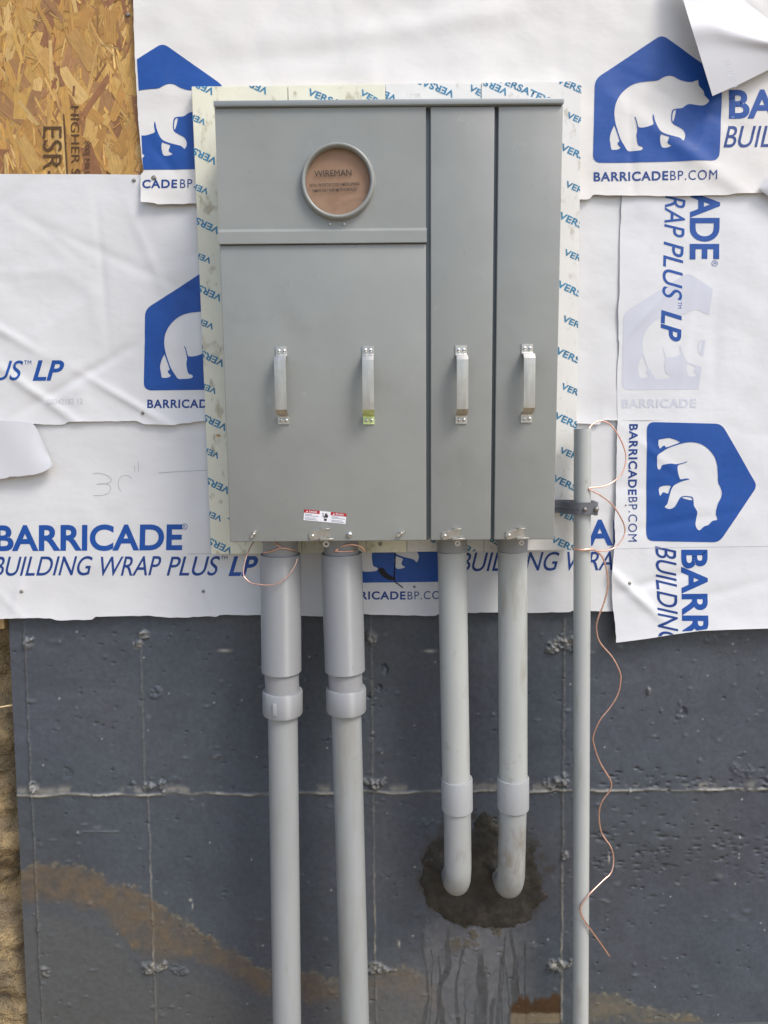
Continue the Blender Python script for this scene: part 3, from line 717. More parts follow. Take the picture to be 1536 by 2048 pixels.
Dd.text('printed_lettering', 'BARRICADE', (1361, 1099), (1363, 1466), (1415, 1099), bold=BO, clip=[((1300, 1273), (1340, 1267)), ((1340, 1267), (1400, 1259)), ((1400, 1259), (1450, 1256))])
Dd.text('printed_lettering', 'BUILDING', (1310, 1092), (1314, 1292), (1352, 1092), 'navy_ink', .004, IT, clip=[((1231, 1282.5), (1300, 1273.5)), ((1300, 1273.5), (1340, 1267.5)), ((1340, 1267.5), (1400, 1259.5))])
Dd.text('printed_lettering', 'ADE', (1380, 383), (1379, 519), (1440, 383), bold=BO)
place('printed_mark', RING, (1423, 521), (1423, 533), (1435, 521), Dd.Y, 'blue_ink', Dd.root, Dd.surf)
Dd.text('printed_mark', 'R', (1426, 525), (1426, 529.5), (1432, 525))
Dd.text('printed_lettering', 'RAP', (1330, 391), (1328, 475), (1371, 391), 'blue_ink', .004, IT)
Dd.text('printed_lettering', 'PLUS', (1327, 483), (1323, 601), (1368, 483), 'blue_ink', .004, IT)
Dd.text('printed_lettering', 'LP', (1322, 620), (1320, 683), (1364, 620), 'blue_ink', .024, IT)
Dd.text('printed_mark', 'TM', (1355, 604), (1355, 617), (1363, 604))
gc = [((1396, 790), (1431, 539))]
tag(Dd.logo((1244, 780), (1490, 778), (1245, 549), 'pale_ink', gc, 'faint_logo'), 'pale bear logo of the sheet beneath showing through')
Dd.text('faint_lettering', 'BARRICADE', (1244, 816), (1392, 815), (1244, 798), 'pale_ink', BO, sp=1.12)
mark('pencil_mark', [(1231, 1097.5), (1400, 1094), (1560, 1092)], 1.0, Dd.Y, 'pale_grey_ink', Dd.root, Dd.surf)
Dd.nail(1259, 1167); Dd.nail(1252, 1010, .002)

# C: top course
Cc = Sheet('house_wrap', 'top course of wrap with full bear logo at the upper right above the cabinet', 'wrap_warm', -.0165,
    rag([(-260, 262), (0, 266), (60, 267.5), (150, 272), (240, 276), (320, 284), (343, 288), (350, 281), (400, 283), (415, 283)], 4, 10, .8), [(-260, RX), (415, RX)],
    rag([(200, 405), (283, 405), (310, 407), (316, 410), (390, 408), (1150, 399), (1179, 399), (1183, 392), (1190, 389), (1210, 391), (1350, 393), (1455, 391), (1470, 388), (1536, 386), (RX, 382)], 5, 12, .7),
    [(200, -260), (RX, -260)], 104, .0022, crease_list(21, 30, -.6, 1.2, 2.3, 3.0, .0022)+[(.1, 2.80, .15, .30, .03, .005), (-.2, 2.74, .1, .25, .03, -.004), (.75, 2.5, -.6, .2, .02, .004)], [(0, .005, .03)])
lc = [((289, 343), (284, 320)), ((284, 320), (276, 240)), ((276, 240), (270, 120))]
Cc.logo((188, 341), (444, 339), (189, 91), clip=[((285.5, 320), (291, 420)), ((277.5, 240), (285.5, 320)), ((269.5, 60), (277.5, 240))])
Cc.text('printed_lettering', 'BARRICADE', (211, 378), (355, 377), (211, 360.5), 'navy_ink', BO, clip=[((282.5, 300), (284.5, 500))], sp=1.12)
Cc.text('printed_lettering', 'BP.COM', (361, 377), (449, 376), (361, 359), 'navy_ink', .0, sp=1.15)
Cc.logo((1186, 326), (1439, 323), (1188, 76))
Cc.text('printed_lettering', 'BARRICADE', (1187.5, 363), (1336, 361), (1187.5, 344), 'navy_ink', BO, sp=1.12)
Cc.text('printed_lettering', 'BP.COM', (1340, 361), (1432, 360), (1340, 342), 'navy_ink', .0, sp=1.15)
Cc.text('printed_lettering', 'BARRICADE', (1457, 239), (1870, 234), (1457, 180), bold=BO)
Cc.text('printed_lettering', 'BUILDING', (1446, 296), (1668, 294), (1446, 252), 'navy_ink', .004, IT)
Cc.text('printed_lettering', 'WRAP', (1690, 294), (1822, 293), (1690, 251), 'navy_ink', .004, IT)
Cc.nail(308, 356, .006)

# loose folded corners (own sheets of curved membrane)
def patch(name, label, outline, yfun, m, res=26):
    """outline: 4 pixel corner chains (bottom L->R, top L->R) sampled evenly; yfun(s, t) gives distance from the wall"""
    bot, top = outline
    def samp(ch, s):
        ch = np.array(ch, float); d = np.r_[0, np.cumsum(np.linalg.norm(np.diff(ch, axis=0), axis=1))]; d /= d[-1]
        return np.array([np.interp(s, d, ch[:, 0]), np.interp(s, d, ch[:, 1])])
    V = []
    for j in range(res):
        for i in range(res):
            s, t = i/(res-1), j/(res-1); b, tp = samp(bot, s), samp(top, s); q = b*(1-t)+tp*t
            V.append(at(q[0], q[1], yfun(s, t)))
    V = np.array(V); idx = np.arange(res*res).reshape(res, res)
    Q = np.stack([idx[:-1, :-1], idx[:-1, 1:], idx[1:, 1:], idx[1:, :-1]], -1).reshape(-1, 4); o = len(V); Vb = V.copy(); Vb[:, 1] += .0006
    rim = np.concatenate([idx[0, :], idx[1:, -1], idx[-1, ::-1][1:], idx[::-1, 0][1:-1]])
    me = grid_mesh(name, np.vstack([V, Vb]), np.vstack([Q, Q[:, ::-1]+o, np.stack([rim, rim+o, np.roll(rim, -1)+o, np.roll(rim, -1)], -1)]))
    rt = thing(name, tuple(V.mean(0)*[1, 1, 0]+[0, 0, V[:, 2].min()]), label, 'building wrap')
    return fin('membrane', me, m, rt, auto=50), rt
def yE(s, t):
    fold = .012*math.exp(-((t-.52+.12*s)/.10)**2)
    return -.026-.030*(1-s)*(1-.3*t)-.020*math.sin(math.pi*min(1, t))*(.4+.6*(1-s))-fold*.8
ob, fr = patch('wrap_corner', 'blank white corner of wrap folded down over the top right logo', ([(1425, 192), (1480, 168), (1640, 88)], [(1352, -60), (1400, -60), (1640, 120)][:2]+[(1640, 100)] if False else [(1345, -70), (1395, -70), (1640, 118)]), yE, 'wrap_back')
place('printed_mark', (lambda g: (np.stack([1-g[0][:, 0], g[0][:, 1]], 1), g[1]))(text2d('2812408 0')), (1466, 176), (1447, 121), (1476, 173), -.105, 'pale_grey_ink', fr)
def yF(s, t): return -.013-.010*s*(1-t)-.007*math.sin(math.pi*s)*(1-t)-.002*t-.0015*math.sin(9*s+4*t)
patch('wrap_corner', 'torn blank flap of wrap curling at the far left under the middle course', ([(-80, 962), (0, 958), (14, 956), (17, 953), (40, 953), (58, 950), (62, 951), (76, 947), (85, 945), (96, 938), (104, 934), (105, 929)], [(-80, 838), (0, 841), (40, 843), (66, 846), (76, 862), (95, 905)]), yF, 'wrap_back')
patch('wrap_corner', 'small white folded wrap tip at the right edge beside the top course', ([(1517, 377), (1560, 410), (1600, 430)], [(1518, 376), (1545, 350), (1600, 330)]), lambda s, t: -.028-.012*math.sin(math.pi*t)*s, 'wrap_back', 12)

# ================================================================== trim boards behind the cabinet
BY0, BY1 = -.0215, -.040
xt = [at(px, 168, BY1)[0] for px in (382, 575, 770, 962, 1163)]
xb = [at(px, 1104, BY1)[0] for px in (422, 604, 814, 968, 1150)]
zt = [at(470, 172, BY1)[2], at(670, 169.5, BY1)[2], at(870, 166.5, BY1)[2], at(1060, 164, BY1)[2]]
zb = [at(510, 1107.5, BY1)[2], at(700, 1105.5, BY1)[2], at(890, 1103, BY1)[2], at(1060, 1101, BY1)[2]]
BL = ['cream printed trim board left of the cabinet, film yellowed', 'trim board behind the meter section, its top edge showing above the cabinet', 'trim board behind the cabinet middle, ends showing between the conduits', 'white printed trim board right of the cabinet beside the thin conduit']
boards = []
for i in range(4):
    yf = BY1-(.0, .0012, .0004, .0010)[i]
    g_ = .0006
    bd = thing('trim_board', ((xb[i]+xb[i+1])/2, BY0, zb[i]), BL[i], 'board', 'boards behind the cabinet')
    bm = bmesh.new()
    q = [(xb[i]+g_, zb[i]), (xb[i+1]-g_, zb[i]), (xt[i+1]-g_, zt[i]), (xt[i]+g_, zt[i])]
    f0 = [bm.verts.new((x, yf, z)) for x, z in q]; f1 = [bm.verts.new((x, BY0, z)) for x, z in q]
    bm.faces.new(f0); bm.faces.new(f1[::-1])
    for k in range(4): bm.faces.new((f0[k], f1[k], f1[(k+1) % 4], f0[(k+1) % 4]))
    bmesh.ops.recalc_face_normals(bm, faces=bm.faces[:])
    bmesh.ops.bevel(bm, geom=bm.edges[:], offset=.0012, segments=2, affect='EDGES')
    from_bm('board', bm, 'film_cream' if i < 2 else 'film_white', bd, auto=40)
    boards.append((bd, yf))
VT = text2d('VERSATEX', .028, 0, 1.02)
def versatex(bi, x, y, rot, L=112, cap=14.5, ang=25, m='film_ink'):
    bd, yf = boards[bi]; a = R_(ang); u = np.array([math.cos(a), math.sin(a)]); v = np.array([math.sin(a), -math.cos(a)])
    e = 1.0
    cl = [((382, 173), (422, 1108)), ((1150, 1100), (1163, 163)), ((1163+500, 163-6.4), (382-500, 173+6.4)), ((422-500, 1108+5), (1150+500, 1100-5))]
    s0 = [(575, 168), (770, 168), (962, 168)]; s1 = [(604, 1104), (814, 1104), (968, 1104)]
    if bi > 0: cl.append((s0[bi-1], s1[bi-1]))
    if bi < 3: cl.append((s1[bi], s0[bi]))
    if rot:                                            # upside down: (x, y) is the foot of the V at the lower right
        LLp = np.array([x, y]); place('printed_lettering', VT, tuple(LLp+v*cap), tuple(LLp+v*cap-u*L), tuple(LLp), yf, m, bd, None, cl, .0005)
    else:                                              # (x, y) is the top of the V at the upper left
        UL = np.array([x, y]); LLp = UL-v*cap; place('printed_lettering', VT, tuple(LLp), tuple(LLp+u*L), tuple(UL), yf, m, bd, None, cl, .0005)
for k, y in enumerate((191, 330, 469, 604, 735, 863, 989, 1110)): versatex(0, 424.5+(461-424.5)*k/7, y, True)
for k, y in enumerate((251, 390, 528, 660, 789, 918, 1044)): versatex(0, 409+(441.5-409)*k/6, y, True, ang=22, L=98, cap=12.5)
versatex(0, 532, 190, True, ang=25)
for k, y in enumerate((286, 423, 560, 693, 823, 948, 1070)): versatex(3, 1125-19*k/6, y, False)
for k, y in enumerate((223, 361, 497, 630, 765, 893, 1018)): versatex(3, 1137-17*k/6, y, False, ang=24, L=100, cap=13)
versatex(1, 619, 176, False, ang=22); versatex(1, 724, 178, False, ang=30, cap=12); versatex(3, 1000, 150, False, ang=24); versatex(3, 1118, 152, False, ang=24)
versatex(2, 905, 196, True, ang=22); versatex(2, 790, 205, True, ang=22); versatex(2, 942, 168, False, ang=30, cap=13); versatex(3, 1012, 192, True, ang=25)
versatex(2, 905, 1108, True, ang=30); versatex(2, 950, 1115, True, ang=30); versatex(3, 1010, 1100, True, ang=30); versatex(0, 545, 1100, True, ang=35)
bd, yf = boards[1]; p = at(761, 1088, yf); Vv, Ff = screw_geo(p[0], p[2], yf, .0055, .003); mk('screw', Vv, Ff, 'bolt_steel', bd, smooth=True)
bd, yf = boards[0]; p = at(437, 871, yf); tag(mk('chip', *tilt_box((p[0], yf-.0005, p[2]), .005, .0008, .003, Matrix.Rotation(.2, 3, 'Y')), 'lumber', bd), None)
xsp0, xsp1 = at(733, 1095, -.044)[0], at(814, 1095, -.044)[0]
fil = thing('filler_strip', ((xsp0+xsp1)/2, -.042, at(770, 1104, -.044)[2]), 'short cream filler strip with one screw under the cabinet bottom', 'board')
box('strip', xsp0, xsp1-.001, -.0455, -.0413, at(770, 1104.5, -.044)[2], at(770, 1060, -.044)[2], 'film_cream', fil)
p = at(761, 1088, -.0455); Vv, Ff = screw_geo(p[0], p[2], -.0455, .005, .003); mk('screw', Vv, Ff, 'bolt_steel', fil, smooth=True)

# ================================================================== meter cabinet
CF = -.210                                             # front plane of the doors
def cx_(pt, pb):                                       # world x of a plumb line seen from (px, py) to (px, py)
    return (at(*pt, CF)[0]+at(*pb, CF)[0])/2
xA = cx_((432.5, 300), (459.5, 1075)); xB = cx_((851, 300), (853.5, 1075)); xC = cx_((861, 300), (861.5, 1075)); xD = cx_((988.5, 300), (981.5, 1075))
xE = cx_((996, 300), (988.5, 1075)); xF = cx_((1126, 300), (1107, 1075))
zTop = at(770, 213, CF)[2]; zBot = at(780, 1081.5, CF)[2]; zcap = at(770, 198.5, CF-.006)[2]
z1, z2 = at(650, 457, CF-.005)[2], at(650, 487, CF-.005)[2]
cb = thing('meter_cabinet', ((xA+xF)/2, -.042, zBot), 'grey steel electrical meter cabinet with three doors and round meter opening', 'cabinet')
box('body', xA+.003, xF-.003, CF+.014, -.0425, zBot+.002, zTop, 'gap_shade_paint', cb, bev=.002)
box('top_cap', at(426.5, 205, CF-.008)[0], at(1128.5, 205, CF-.008)[0], CF-.008, -.043, zTop, zcap, 'grey_paint_cap', cb, bev=.0025)
def door(name, x0, x1, z0, z1_, label=None):
    """folded sheet cover: front face with returned edges"""
    o = box(name, x0, x1, CF, CF+.0135, z0, z1_, 'grey_paint', cb, bev=.0022, seg=3)
    if label: o['label'] = label
    return o
door('large_door', xA, xB, zBot, z2-.0006, 'wide lower door with two handles')
door('narrow_door', xC, xD, zBot, zTop-.0012, 'narrow middle door with one handle')
door('narrow_door', xE, xF, zBot, zTop-.0012, 'narrow right door with one handle')
# meter cover with a round opening
mc = at(676, 364.5, CF); RO = (at(742, 364, CF)[0]-at(611, 364, CF)[0])/2
g2 = poly2d([[(xA, z1-.004), (xB, z1-.004), (xB, zTop-.0012), (xA, zTop-.0012)], [(mc[0]+RO*math.cos(a), mc[2]+RO*math.sin(a)) for a in np.linspace(0, 2*math.pi, 65)[:-1]]], False)
V2, Ff = g2; n = len(V2)
bm = bmesh.new(); vv = [bm.verts.new((x, CF, z)) for x, z in V2]
for f in Ff:
    try: bm.faces.new([vv[i] for i in f])
    except ValueError: pass
bmesh.ops.recalc_face_normals(bm, faces=bm.faces[:])
if sum(f.normal.y for f in bm.faces) > 0: bmesh.ops.reverse_faces(bm, faces=bm.faces[:])
ex = bmesh.ops.extrude_face_region(bm, geom=bm.faces[:])
for v in [e for e in ex['geom'] if isinstance(e, bmesh.types.BMVert)]: v.co.y += .0135
bmesh.ops.recalc_face_normals(bm, faces=bm.faces[:])
mcv = from_bm('meter_cover', bm, 'grey_paint', cb)
prof = [(RO-.001, CF+.012), (RO-.001, CF-.010), (RO+.001, CF-.0135), (RO+.004, CF-.0145), (RO+.0072, CF-.0125), (RO+.0085, CF-.008), (RO+.0085, CF-.002), (RO+.011, CF+.0005)]
Vv, Ff = lathe_y(prof, mc[0], mc[2], 72); mk('ring', Vv, Ff, 'grey_paint', mcv, smooth=True)
for px in (660, 688):
    p = at(px, 448.5, CF); Vv, Ff = screw_geo(p[0], p[2], CF, .0032, .0025); mk('screw', Vv, Ff, 'zinc', mcv, smooth=True)
# raised band between meter cover and large door (sloped top)
bx0, bx1 = at(437, 470, CF-.006)[0], at(853.5, 470, CF-.006)[0]
pr = [(CF+.012, z1+.001), (CF-.0005, z1+.001), (CF-.006, z1-.006), (CF-.0065, z2+.001), (CF-.0055, z2), (CF+.012, z2)]
Vv = [(x, y, z) for x in (bx0, bx1) for y, z in pr]; k = len(pr)
mk('cover_band', Vv, [tuple(range(k))[::-1], tuple(range(k, 2*k))]+[(i, (i+1) % k, k+(i+1) % k, k+i) for i in range(k)], 'grey_paint', cb)
# cardboard disc in the meter opening
cdsc = thing('cardboard_disc', (mc[0], CF+.004, mc[2]-RO), 'brown cardboard disc with printed lettering filling the round meter opening', 'cardboard')
rr = np.linspace(0, RO-.0015, 16); Vv = [(mc[0], CF+.002, mc[2])]; Ff = []
cy = lambda x, z: CF+.002-.0012*np.exp(-(((z-mc[2]+.046)-.32*(x-mc[0])-.004*np.sin((x-mc[0])*70))/.0022)**2)*(x-mc[0] > -.012)-.001*vn(x, z, .05, 3)
sg = 72
for r in rr[1:]:
    for q in range(sg):
        a = 2*math.pi*q/sg; x, z = mc[0]+r*math.cos(a), mc[2]+r*math.sin(a); Vv.append((x, float(cy(x, z)), z))
for q in range(sg): Ff.append((0, 1+q, 1+(q+1) % sg))
for j in range(len(rr)-2):
    for q in range(sg): Ff.append((1+j*sg+q, 1+(j+1)*sg+q, 1+(j+1)*sg+(q+1) % sg, 1+j*sg+(q+1) % sg))
mk('disc', Vv, Ff, 'cardboard', cdsc, smooth=True)
YD = CF-.0015
place('printed_lettering', text2d('WIREMAN', .0), (629, 354), (703, 351.5), (628.5, 341.5), YD, 'black_ink', cdsc)
place('printed_lettering', text2d('INSTALL PROTECTIVE COVER IN METER OPENING', .012), (619, 374), (719, 370.5), (619, 368), YD, 'black_ink', cdsc)
place('printed_lettering', text2d('REMOVE ONLY WHEN METER IS INSTALLED', .012), (625.5, 385), (714, 381.5), (625.5, 379), YD, 'black_ink', cdsc)
# handles: bent straps
def handle(tx, ty, bx, by, lab, lime=False):
    T_, B_ = at(tx, ty, CF), at(bx, by, CF); wdt = .0125
    L = T_[2]-B_[2]; ft = .0125
    def prof_pt(z, y): return (y, z)
    pr = [(0, L+ft*.85), (0, L-ft*.55), (.004, L-ft*.95), (.024, L-ft*1.15), (.030, L-ft*1.75), (.0315, L*.5), (.030, ft*1.75), (.024, ft*1.15), (.004, ft*.95), (0, ft*.55), (0, -ft*.85)]
    th = .0026; n = len(pr); Vv = []; Ff = []
    for sx in (-1, -.8, 0, .8, 1):
        for i, (d, z) in enumerate(pr):
            a = np.array(pr[max(i-1, 0)]); b = np.array(pr[min(i+1, n-1)]); t = b-a; t /= np.linalg.norm(t); nn = np.array([-t[1], t[0]]); nn = nn if nn[0] > 0 else -nn
            cr = .0006*(1-sx*sx) if 3 < i < 7 else (.0 if abs(sx) < 1 else -.0003)
            fr = z/L; xc = B_[0]+(T_[0]-B_[0])*fr
            for o_ in (th+cr, 0.0):
                Vv.append((xc+sx*wdt, CF-.0003-(d+nn[0]*o_), B_[2]+z+nn[1]*o_))
    def vi(c, i, s): return (c*n+i)*2+s
    for c in range(4):
        for i in range(n-1):
            Ff.append((vi(c, i, 0), vi(c+1, i, 0), vi(c+1, i+1, 0), vi(c, i+1, 0))); Ff.append((vi(c, i, 1), vi(c, i+1, 1), vi(c+1, i+1, 1), vi(c+1, i, 1)))
        Ff.append((vi(c, 0, 0), vi(c, 0, 1), vi(c+1, 0, 1), vi(c+1, 0, 0))); Ff.append((vi(c, n-1, 0), vi(c+1, n-1, 0), vi(c+1, n-1, 1), vi(c, n-1, 1)))
    for c in (0, 4):
        for i in range(n-1): Ff.append((vi(c, i, 0), vi(c, i+1, 0), vi(c, i+1, 1), vi(c, i, 1)))
    h = mk('handle', Vv, Ff, 'zinc', cb, auto=30); h['label'] = lab
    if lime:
        h.data.materials.append(MATS['lime_reflection_zinc'])
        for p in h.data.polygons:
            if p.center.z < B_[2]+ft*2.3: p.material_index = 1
    for zz, xc in ((T_[2]+.001, T_[0]), (B_[2]-.002, B_[0])):
        for s in (-1, 1):
            parts = [screw_geo(xc+s*.0058, zz, CF-.0028, .0043, .0028)]
            o_ = mk('screw', *join_geo(parts), 'zinc_bright', h, smooth=True)
            sl_ = tilt_box((xc+s*.0058, CF-.0056, zz-.0002), .0012, .0004, .0012, Matrix.Rotation(.6*s, 3, 'Y')); mk('screw_recess', *sl_, 'dark_slot', h)
    return h
handle(563, 703, 567, 839, 'leftmost handle on the wide door')
handle(736, 702, 737.5, 839, 'handle on the wide door with a lime green reflection painted on its lower end', True)
handle(922, 701, 922, 838, 'handle of the narrow middle door')
handle(1054, 698, 1052.5, 835.5, 'handle of the narrow right door')
# latches at the lower edge
def latch(px, py, sc=1.0, ring=1.0):
    P = at(px, py, CF); u = .00113*sc; k = lambda a, b: (P[0]+a*u, P[2]-b*u)
    L_ = [(-12, -6), (-4, -8), (12, -11), (13, 1), (2, 3), (-10, 5), (-13, 0)]
    Vv = []; 
    for y in (CF-.0035, CF+.0002): Vv += [(k(a, b)[0], y, k(a, b)[1]) for a, b in L_]
    n = len(L_); Ff = [tuple(range(n)), tuple(range(2*n-1, n-1, -1))]+[(i, n+i, n+(i+1) % n, (i+1) % n) for i in range(n)]
    la = mk('latch', Vv, Ff, 'zinc', cb); bm = bmesh.new(); bm.from_mesh(la.data); bmesh.ops.recalc_face_normals(bm, faces=bm.faces[:]); bmesh.ops.bevel(bm, geom=bm.edges[:], offset=.0006, segments=1, affect='EDGES'); bm.to_mesh(la.data); bm.free()
    x, z = k(-8, -1); Vv, Ff = screw_geo(x, z, CF-.0035, .004, .003); mk('rivet', Vv, Ff, 'zinc_bright', la, smooth=True)
    x, z = k(2, -10); x1, _ = k(14, 0); box('tab', k(3, 0)[0], k(14, 0)[0], CF-.009, CF-.0005, k(0, -9.3)[1], k(0, -11)[1], 'zinc', la, bev=.0004, seg=1)
    box('ledge', k(2, 0)[0], k(19, 0)[0], CF-.010, CF-.0012, k(0, 4.2)[1], k(0, 1.8)[1], 'zinc', la, bev=.0005, seg=1)
    cxx, czz = k(9, 9.5); ro = .0072*ring
    pr = [(ro*.5, CF-.0035), (ro, CF-.0035), (ro, CF-.0005), (ro*.5, CF-.0005), (ro*.5, CF-.0035)]
    Vv, Ff = lathe_y(pr, cxx, czz, 20); mk('hasp_ring', Vv, Ff, 'zinc', la, auto=40)
    return la
latch(638, 1073, 1.6); latch(901.5, 1072.5, 1.5, .9); latch(1029.5, 1071.5, 1.5, .8)
# wing nuts and the round-headed sealing screw
def wing_nut(px, py, ang):
    P = at(px, py, CF); rot = Matrix.Rotation(ang, 3, 'Y'); parts = [lathe_y([(.0048, CF), (.0042, CF-.006), (.002, CF-.011), (.0001, CF-.011)], P[0], P[2], 12)]
    for s in (-1, 1):
        c = Vector((P[0], CF-.006, P[2]))+rot @ Vector((s*.0066, -.001, 0))
        parts.append(lathe_y([(.0001, CF-.0085), (.003, CF-.0078), (.0036, CF-.006), (.003, CF-.004), (.0001, CF-.0035)], c.x, c.z, 10))
        parts.append(tilt_box(tuple(c), .004, .0012, .0024, rot))
    return mk('wing_nut', *join_geo(parts), 'zinc_bright', cb, auto=40)
wing_nut(508.5, 1067, R_(-55)); wing_nut(802, 1066, R_(-38))
P = at(699, 1069, CF); sc_ = mk('sealing_screw', *screw_geo(P[0], P[2], CF, .0066, .006), 'zinc_bright', cb, smooth=True)
mk('screw_slot', *tilt_box((P[0], CF-.0058, P[2]), .0052, .0006, .0008, Matrix.Rotation(.25, 3, 'Y')), 'dark_slot', sc_)
# warning label
LLp, LRp, ULp, URp = (607, 1040), (691, 1048), (608.5, 1018.5), (693, 1027)
q4 = [at(*p, CF) for p in (LLp, LRp, URp, ULp)]; SQ = poly2d([[(0, 0), (1, 0), (1, 1), (0, 1)]])
lab = mk('warning_label', [(p[0], CF-.0006, p[2]) for p in q4], [(0, 1, 2, 3)], 'label_white', cb)
def lp(u, v):                                          # label coords -> pixel
    a = np.array(LLp)+(np.array(LRp)-np.array(LLp))*u; b = np.array(ULp)+(np.array(URp)-np.array(ULp))*u; return tuple(a*(1-v)+b*v)
def lplace(nm, g, u0, u1, v0, v1, m, off): return place(nm, g, lp(u0, v0), lp(u1, v0), lp(u0, v1), CF, m, lab, None, None, off)
for u0, u1, wtxt in ((0.0, .37, 'DANGER'), (.63, 1.0, 'PELIGRO')):
    lplace('red_band', SQ, u0, u1, .70, 1.0, 'label_red', .0009)
    lplace('printed_lettering', text2d(wtxt, .02), u0+.12, u0+.31, .76, .93, 'label_white', .0012)
    lplace('printed_mark', poly2d([[(0, 0), (1, 0), (.5, 1)]]), u0+.05, u0+.095, .76, .93, 'label_white', .0012)
    for j, (t0, v) in enumerate((('Hazardous voltage.', .55), ('Will shock, burn or cause death.', .42), ('Turn off power before service.', .22), ('Keep cover closed.', .09))):
        lplace('fine_print', SQ, u0+.03, u0+.03+(.16, .32, .26, .30)[j], v, v+.055, 'label_grey', .0009)
HAND = rnd([(.30, 0), (.72, 0), (.76, .28), (.95, .5), (.98, .75), (.88, .80), (.80, .55), (.80, .92), (.70, .96), (.66, .62), (.62, 1.0), (.52, 1.0), (.50, .62), (.42, .94), (.32, .92), (.34, .55), (.12, .62), (.05, .54), (.22, .34)], .02, 2)
lplace('printed_hand', poly2d([HAND]), .465, .575, .12, .86, 'black_ink', .0012)
lplace('printed_bolt', poly2d([[(0, .9), (.5, 1), (1, .6), (.7, .35), (.2, 0), (.45, .4), (.7, .62), (.45, .8)]]), .425, .47, .42, .84, 'black_ink', .0012)
lplace('printed_cuff', SQ, .49, .55, .34, .42, 'label_white', .0016)

# ================================================================== conduits
def axis(pts, Y): return [at(px, py, Y) for px, py in pts]
def rad(w_px, Y, py=1400):                             # photo width -> radius at that distance
    p = at(768, py, Y); return w_px/2*(float((p-CAM)@fwd))/F
PYc = -.120
def lerp_axis(P, z): return P[0]+(P[1]-P[0])*((z-P[0][2])/(P[1][2]-P[0][2]))
def expansion(name, label, sl_top, sl_bot, cp_top, cp_bot, pipe_bot, w_sl, w_in, w_cp, w_p):
    root = thing(name, tuple(at(*pipe_bot, PYc)), label, 'conduit', 'conduits under the cabinet')
    r = rad(w_sl, PYc, 1230)
    a, b = axis([sl_top, sl_bot], PYc); up = a+(a-b)/np.linalg.norm(a-b)*.07
    up[2] = zBot+.004; 
    tube('sleeve', [a, b], r, 'pvc_grey', root, 56, r*.89)
    ri = rad(w_in, PYc, 1350); c0, c1 = axis([cp_top, cp_bot], PYc)
    tube('inner_pipe', [up, a, b, c0+(c1-c0)*.2], ri, 'pvc_shaded_inner', root, 48)
    rg = [a+(b-a)*.012, a+(b-a)*.03]; tube('gap_shade_ring', rg, r*.90, 'gap_black', root, 40, ri*.99)  # black ring put in for the shade of the open gap
    rc = rad(w_cp, PYc, 1400)
    tube('coupling', [c0, c0+(c1-c0)*.06, c1-(c1-c0)*.05, c1], [rc*.965, rc, rc, rc*.975], 'pvc_grey', root, 56, rc*.78)
    pb = at(*pipe_bot, PYc); dirn = pb-c1; tube('pipe', [c0+(c1-c0)*.6, c1, pb, pb+dirn*(pb[2]+.06)/(-dirn[2])], rad(w_p, PYc, 1700), 'pvc_mid', root, 48)
    return root, c0, c1, rc
e1, c0, c1, rc = expansion('expansion_conduit', 'leftmost thick grey conduit with wide sleeve, copper wire looped at its top', (561, 1108), (563, 1341), (565, 1380), (565.5, 1426), (574, 2048), 80, 68, 80, 58)
box('molded_tab', at(545, 1420, PYc-rc)[0], at(553, 1420, PYc-rc)[0], PYc-rc-.001, PYc-rc+.01, at(545, 1432, PYc-rc)[2], at(545, 1408, PYc-rc)[2], 'pvc_grey', e1, bev=.001)
e2, c0, c1, rc = expansion('expansion_conduit', 'second thick grey conduit from the left, with wide sleeve and coupling', (683, 1106), (690, 1340), (692, 1374), (692.5, 1421), (710, 2048), 81, 68, 80, 58.5)
ELB = []
def elbow_conduit(label, t, m_, cb0, cb1, eb, end_y, w_p, w_c):
    PYc = -.100
    root = thing('elbow_conduit', tuple(at(*eb, PYc)), label, 'conduit', 'conduits under the cabinet')
    a, b, c0, c1 = axis([t, m_, cb0, cb1], PYc); r = rad(w_p, PYc, 1300)
    up = a.copy(); up[2] = zBot+.004
    tube('adapter', [up, a+(a-b)/np.linalg.norm(a-b)*.001], r*1.03, 'pvc_shaded_inner', root, 48)
    tube('pipe', [a, b, c0+(c1-c0)*.4], r, 'pvc_light', root, 48)
    rc = rad(w_c, PYc, 1585)
    tube('coupling', [c0, c0+(c1-c0)*.03, c1-(c1-c0)*.03, c1], [rc*.985, rc, rc, rc*.99], 'pvc_matte', root, 56, rc*.86)
    re = r*.985; x0 = at(*eb, PYc); Rb = abs(PYc)-.012
    def path(z1): 
        pts = [c0+(c1-c0)*.6, np.array([x0[0], PYc, z1])]
        for q in range(1, 15):
            th = math.pi/2*q/14; pts.append(np.array([x0[0], PYc+Rb*(1-math.cos(th)), z1-Rb*math.sin(th)]))
        pts.append(pts[-1]+np.array([0, .09, 0])); return pts
    lo_, hi_ = .2, c1[2]
    for _ in range(40):
        z1_ = (lo_+hi_)/2; Vt, _f = tube_geo(path(z1_), re, 24, False)
        my = max(proj(v)[1] for v in Vt if v[1] < FY)
        if my > end_y: lo_ = z1_
        else: hi_ = z1_
    tube('elbow', path(z1_), re, 'pvc_dirty', root, 48); ELB.append((x0[0], z1_-Rb))
    return root
elbow_conduit('pale conduit third from left, its elbow turning into the foundation', (904, 1103), (912, 1556), (913.5, 1556), (914.5, 1618), (916, 1640), 1792, 57, 62.5)
elbow_conduit('pale conduit fourth from left, its elbow turning into the foundation', (1025, 1102), (1026.5, 1554), (1026, 1554), (1026, 1615), (1024, 1640), 1797, 57.5, 63.5)
P5Y = -.092
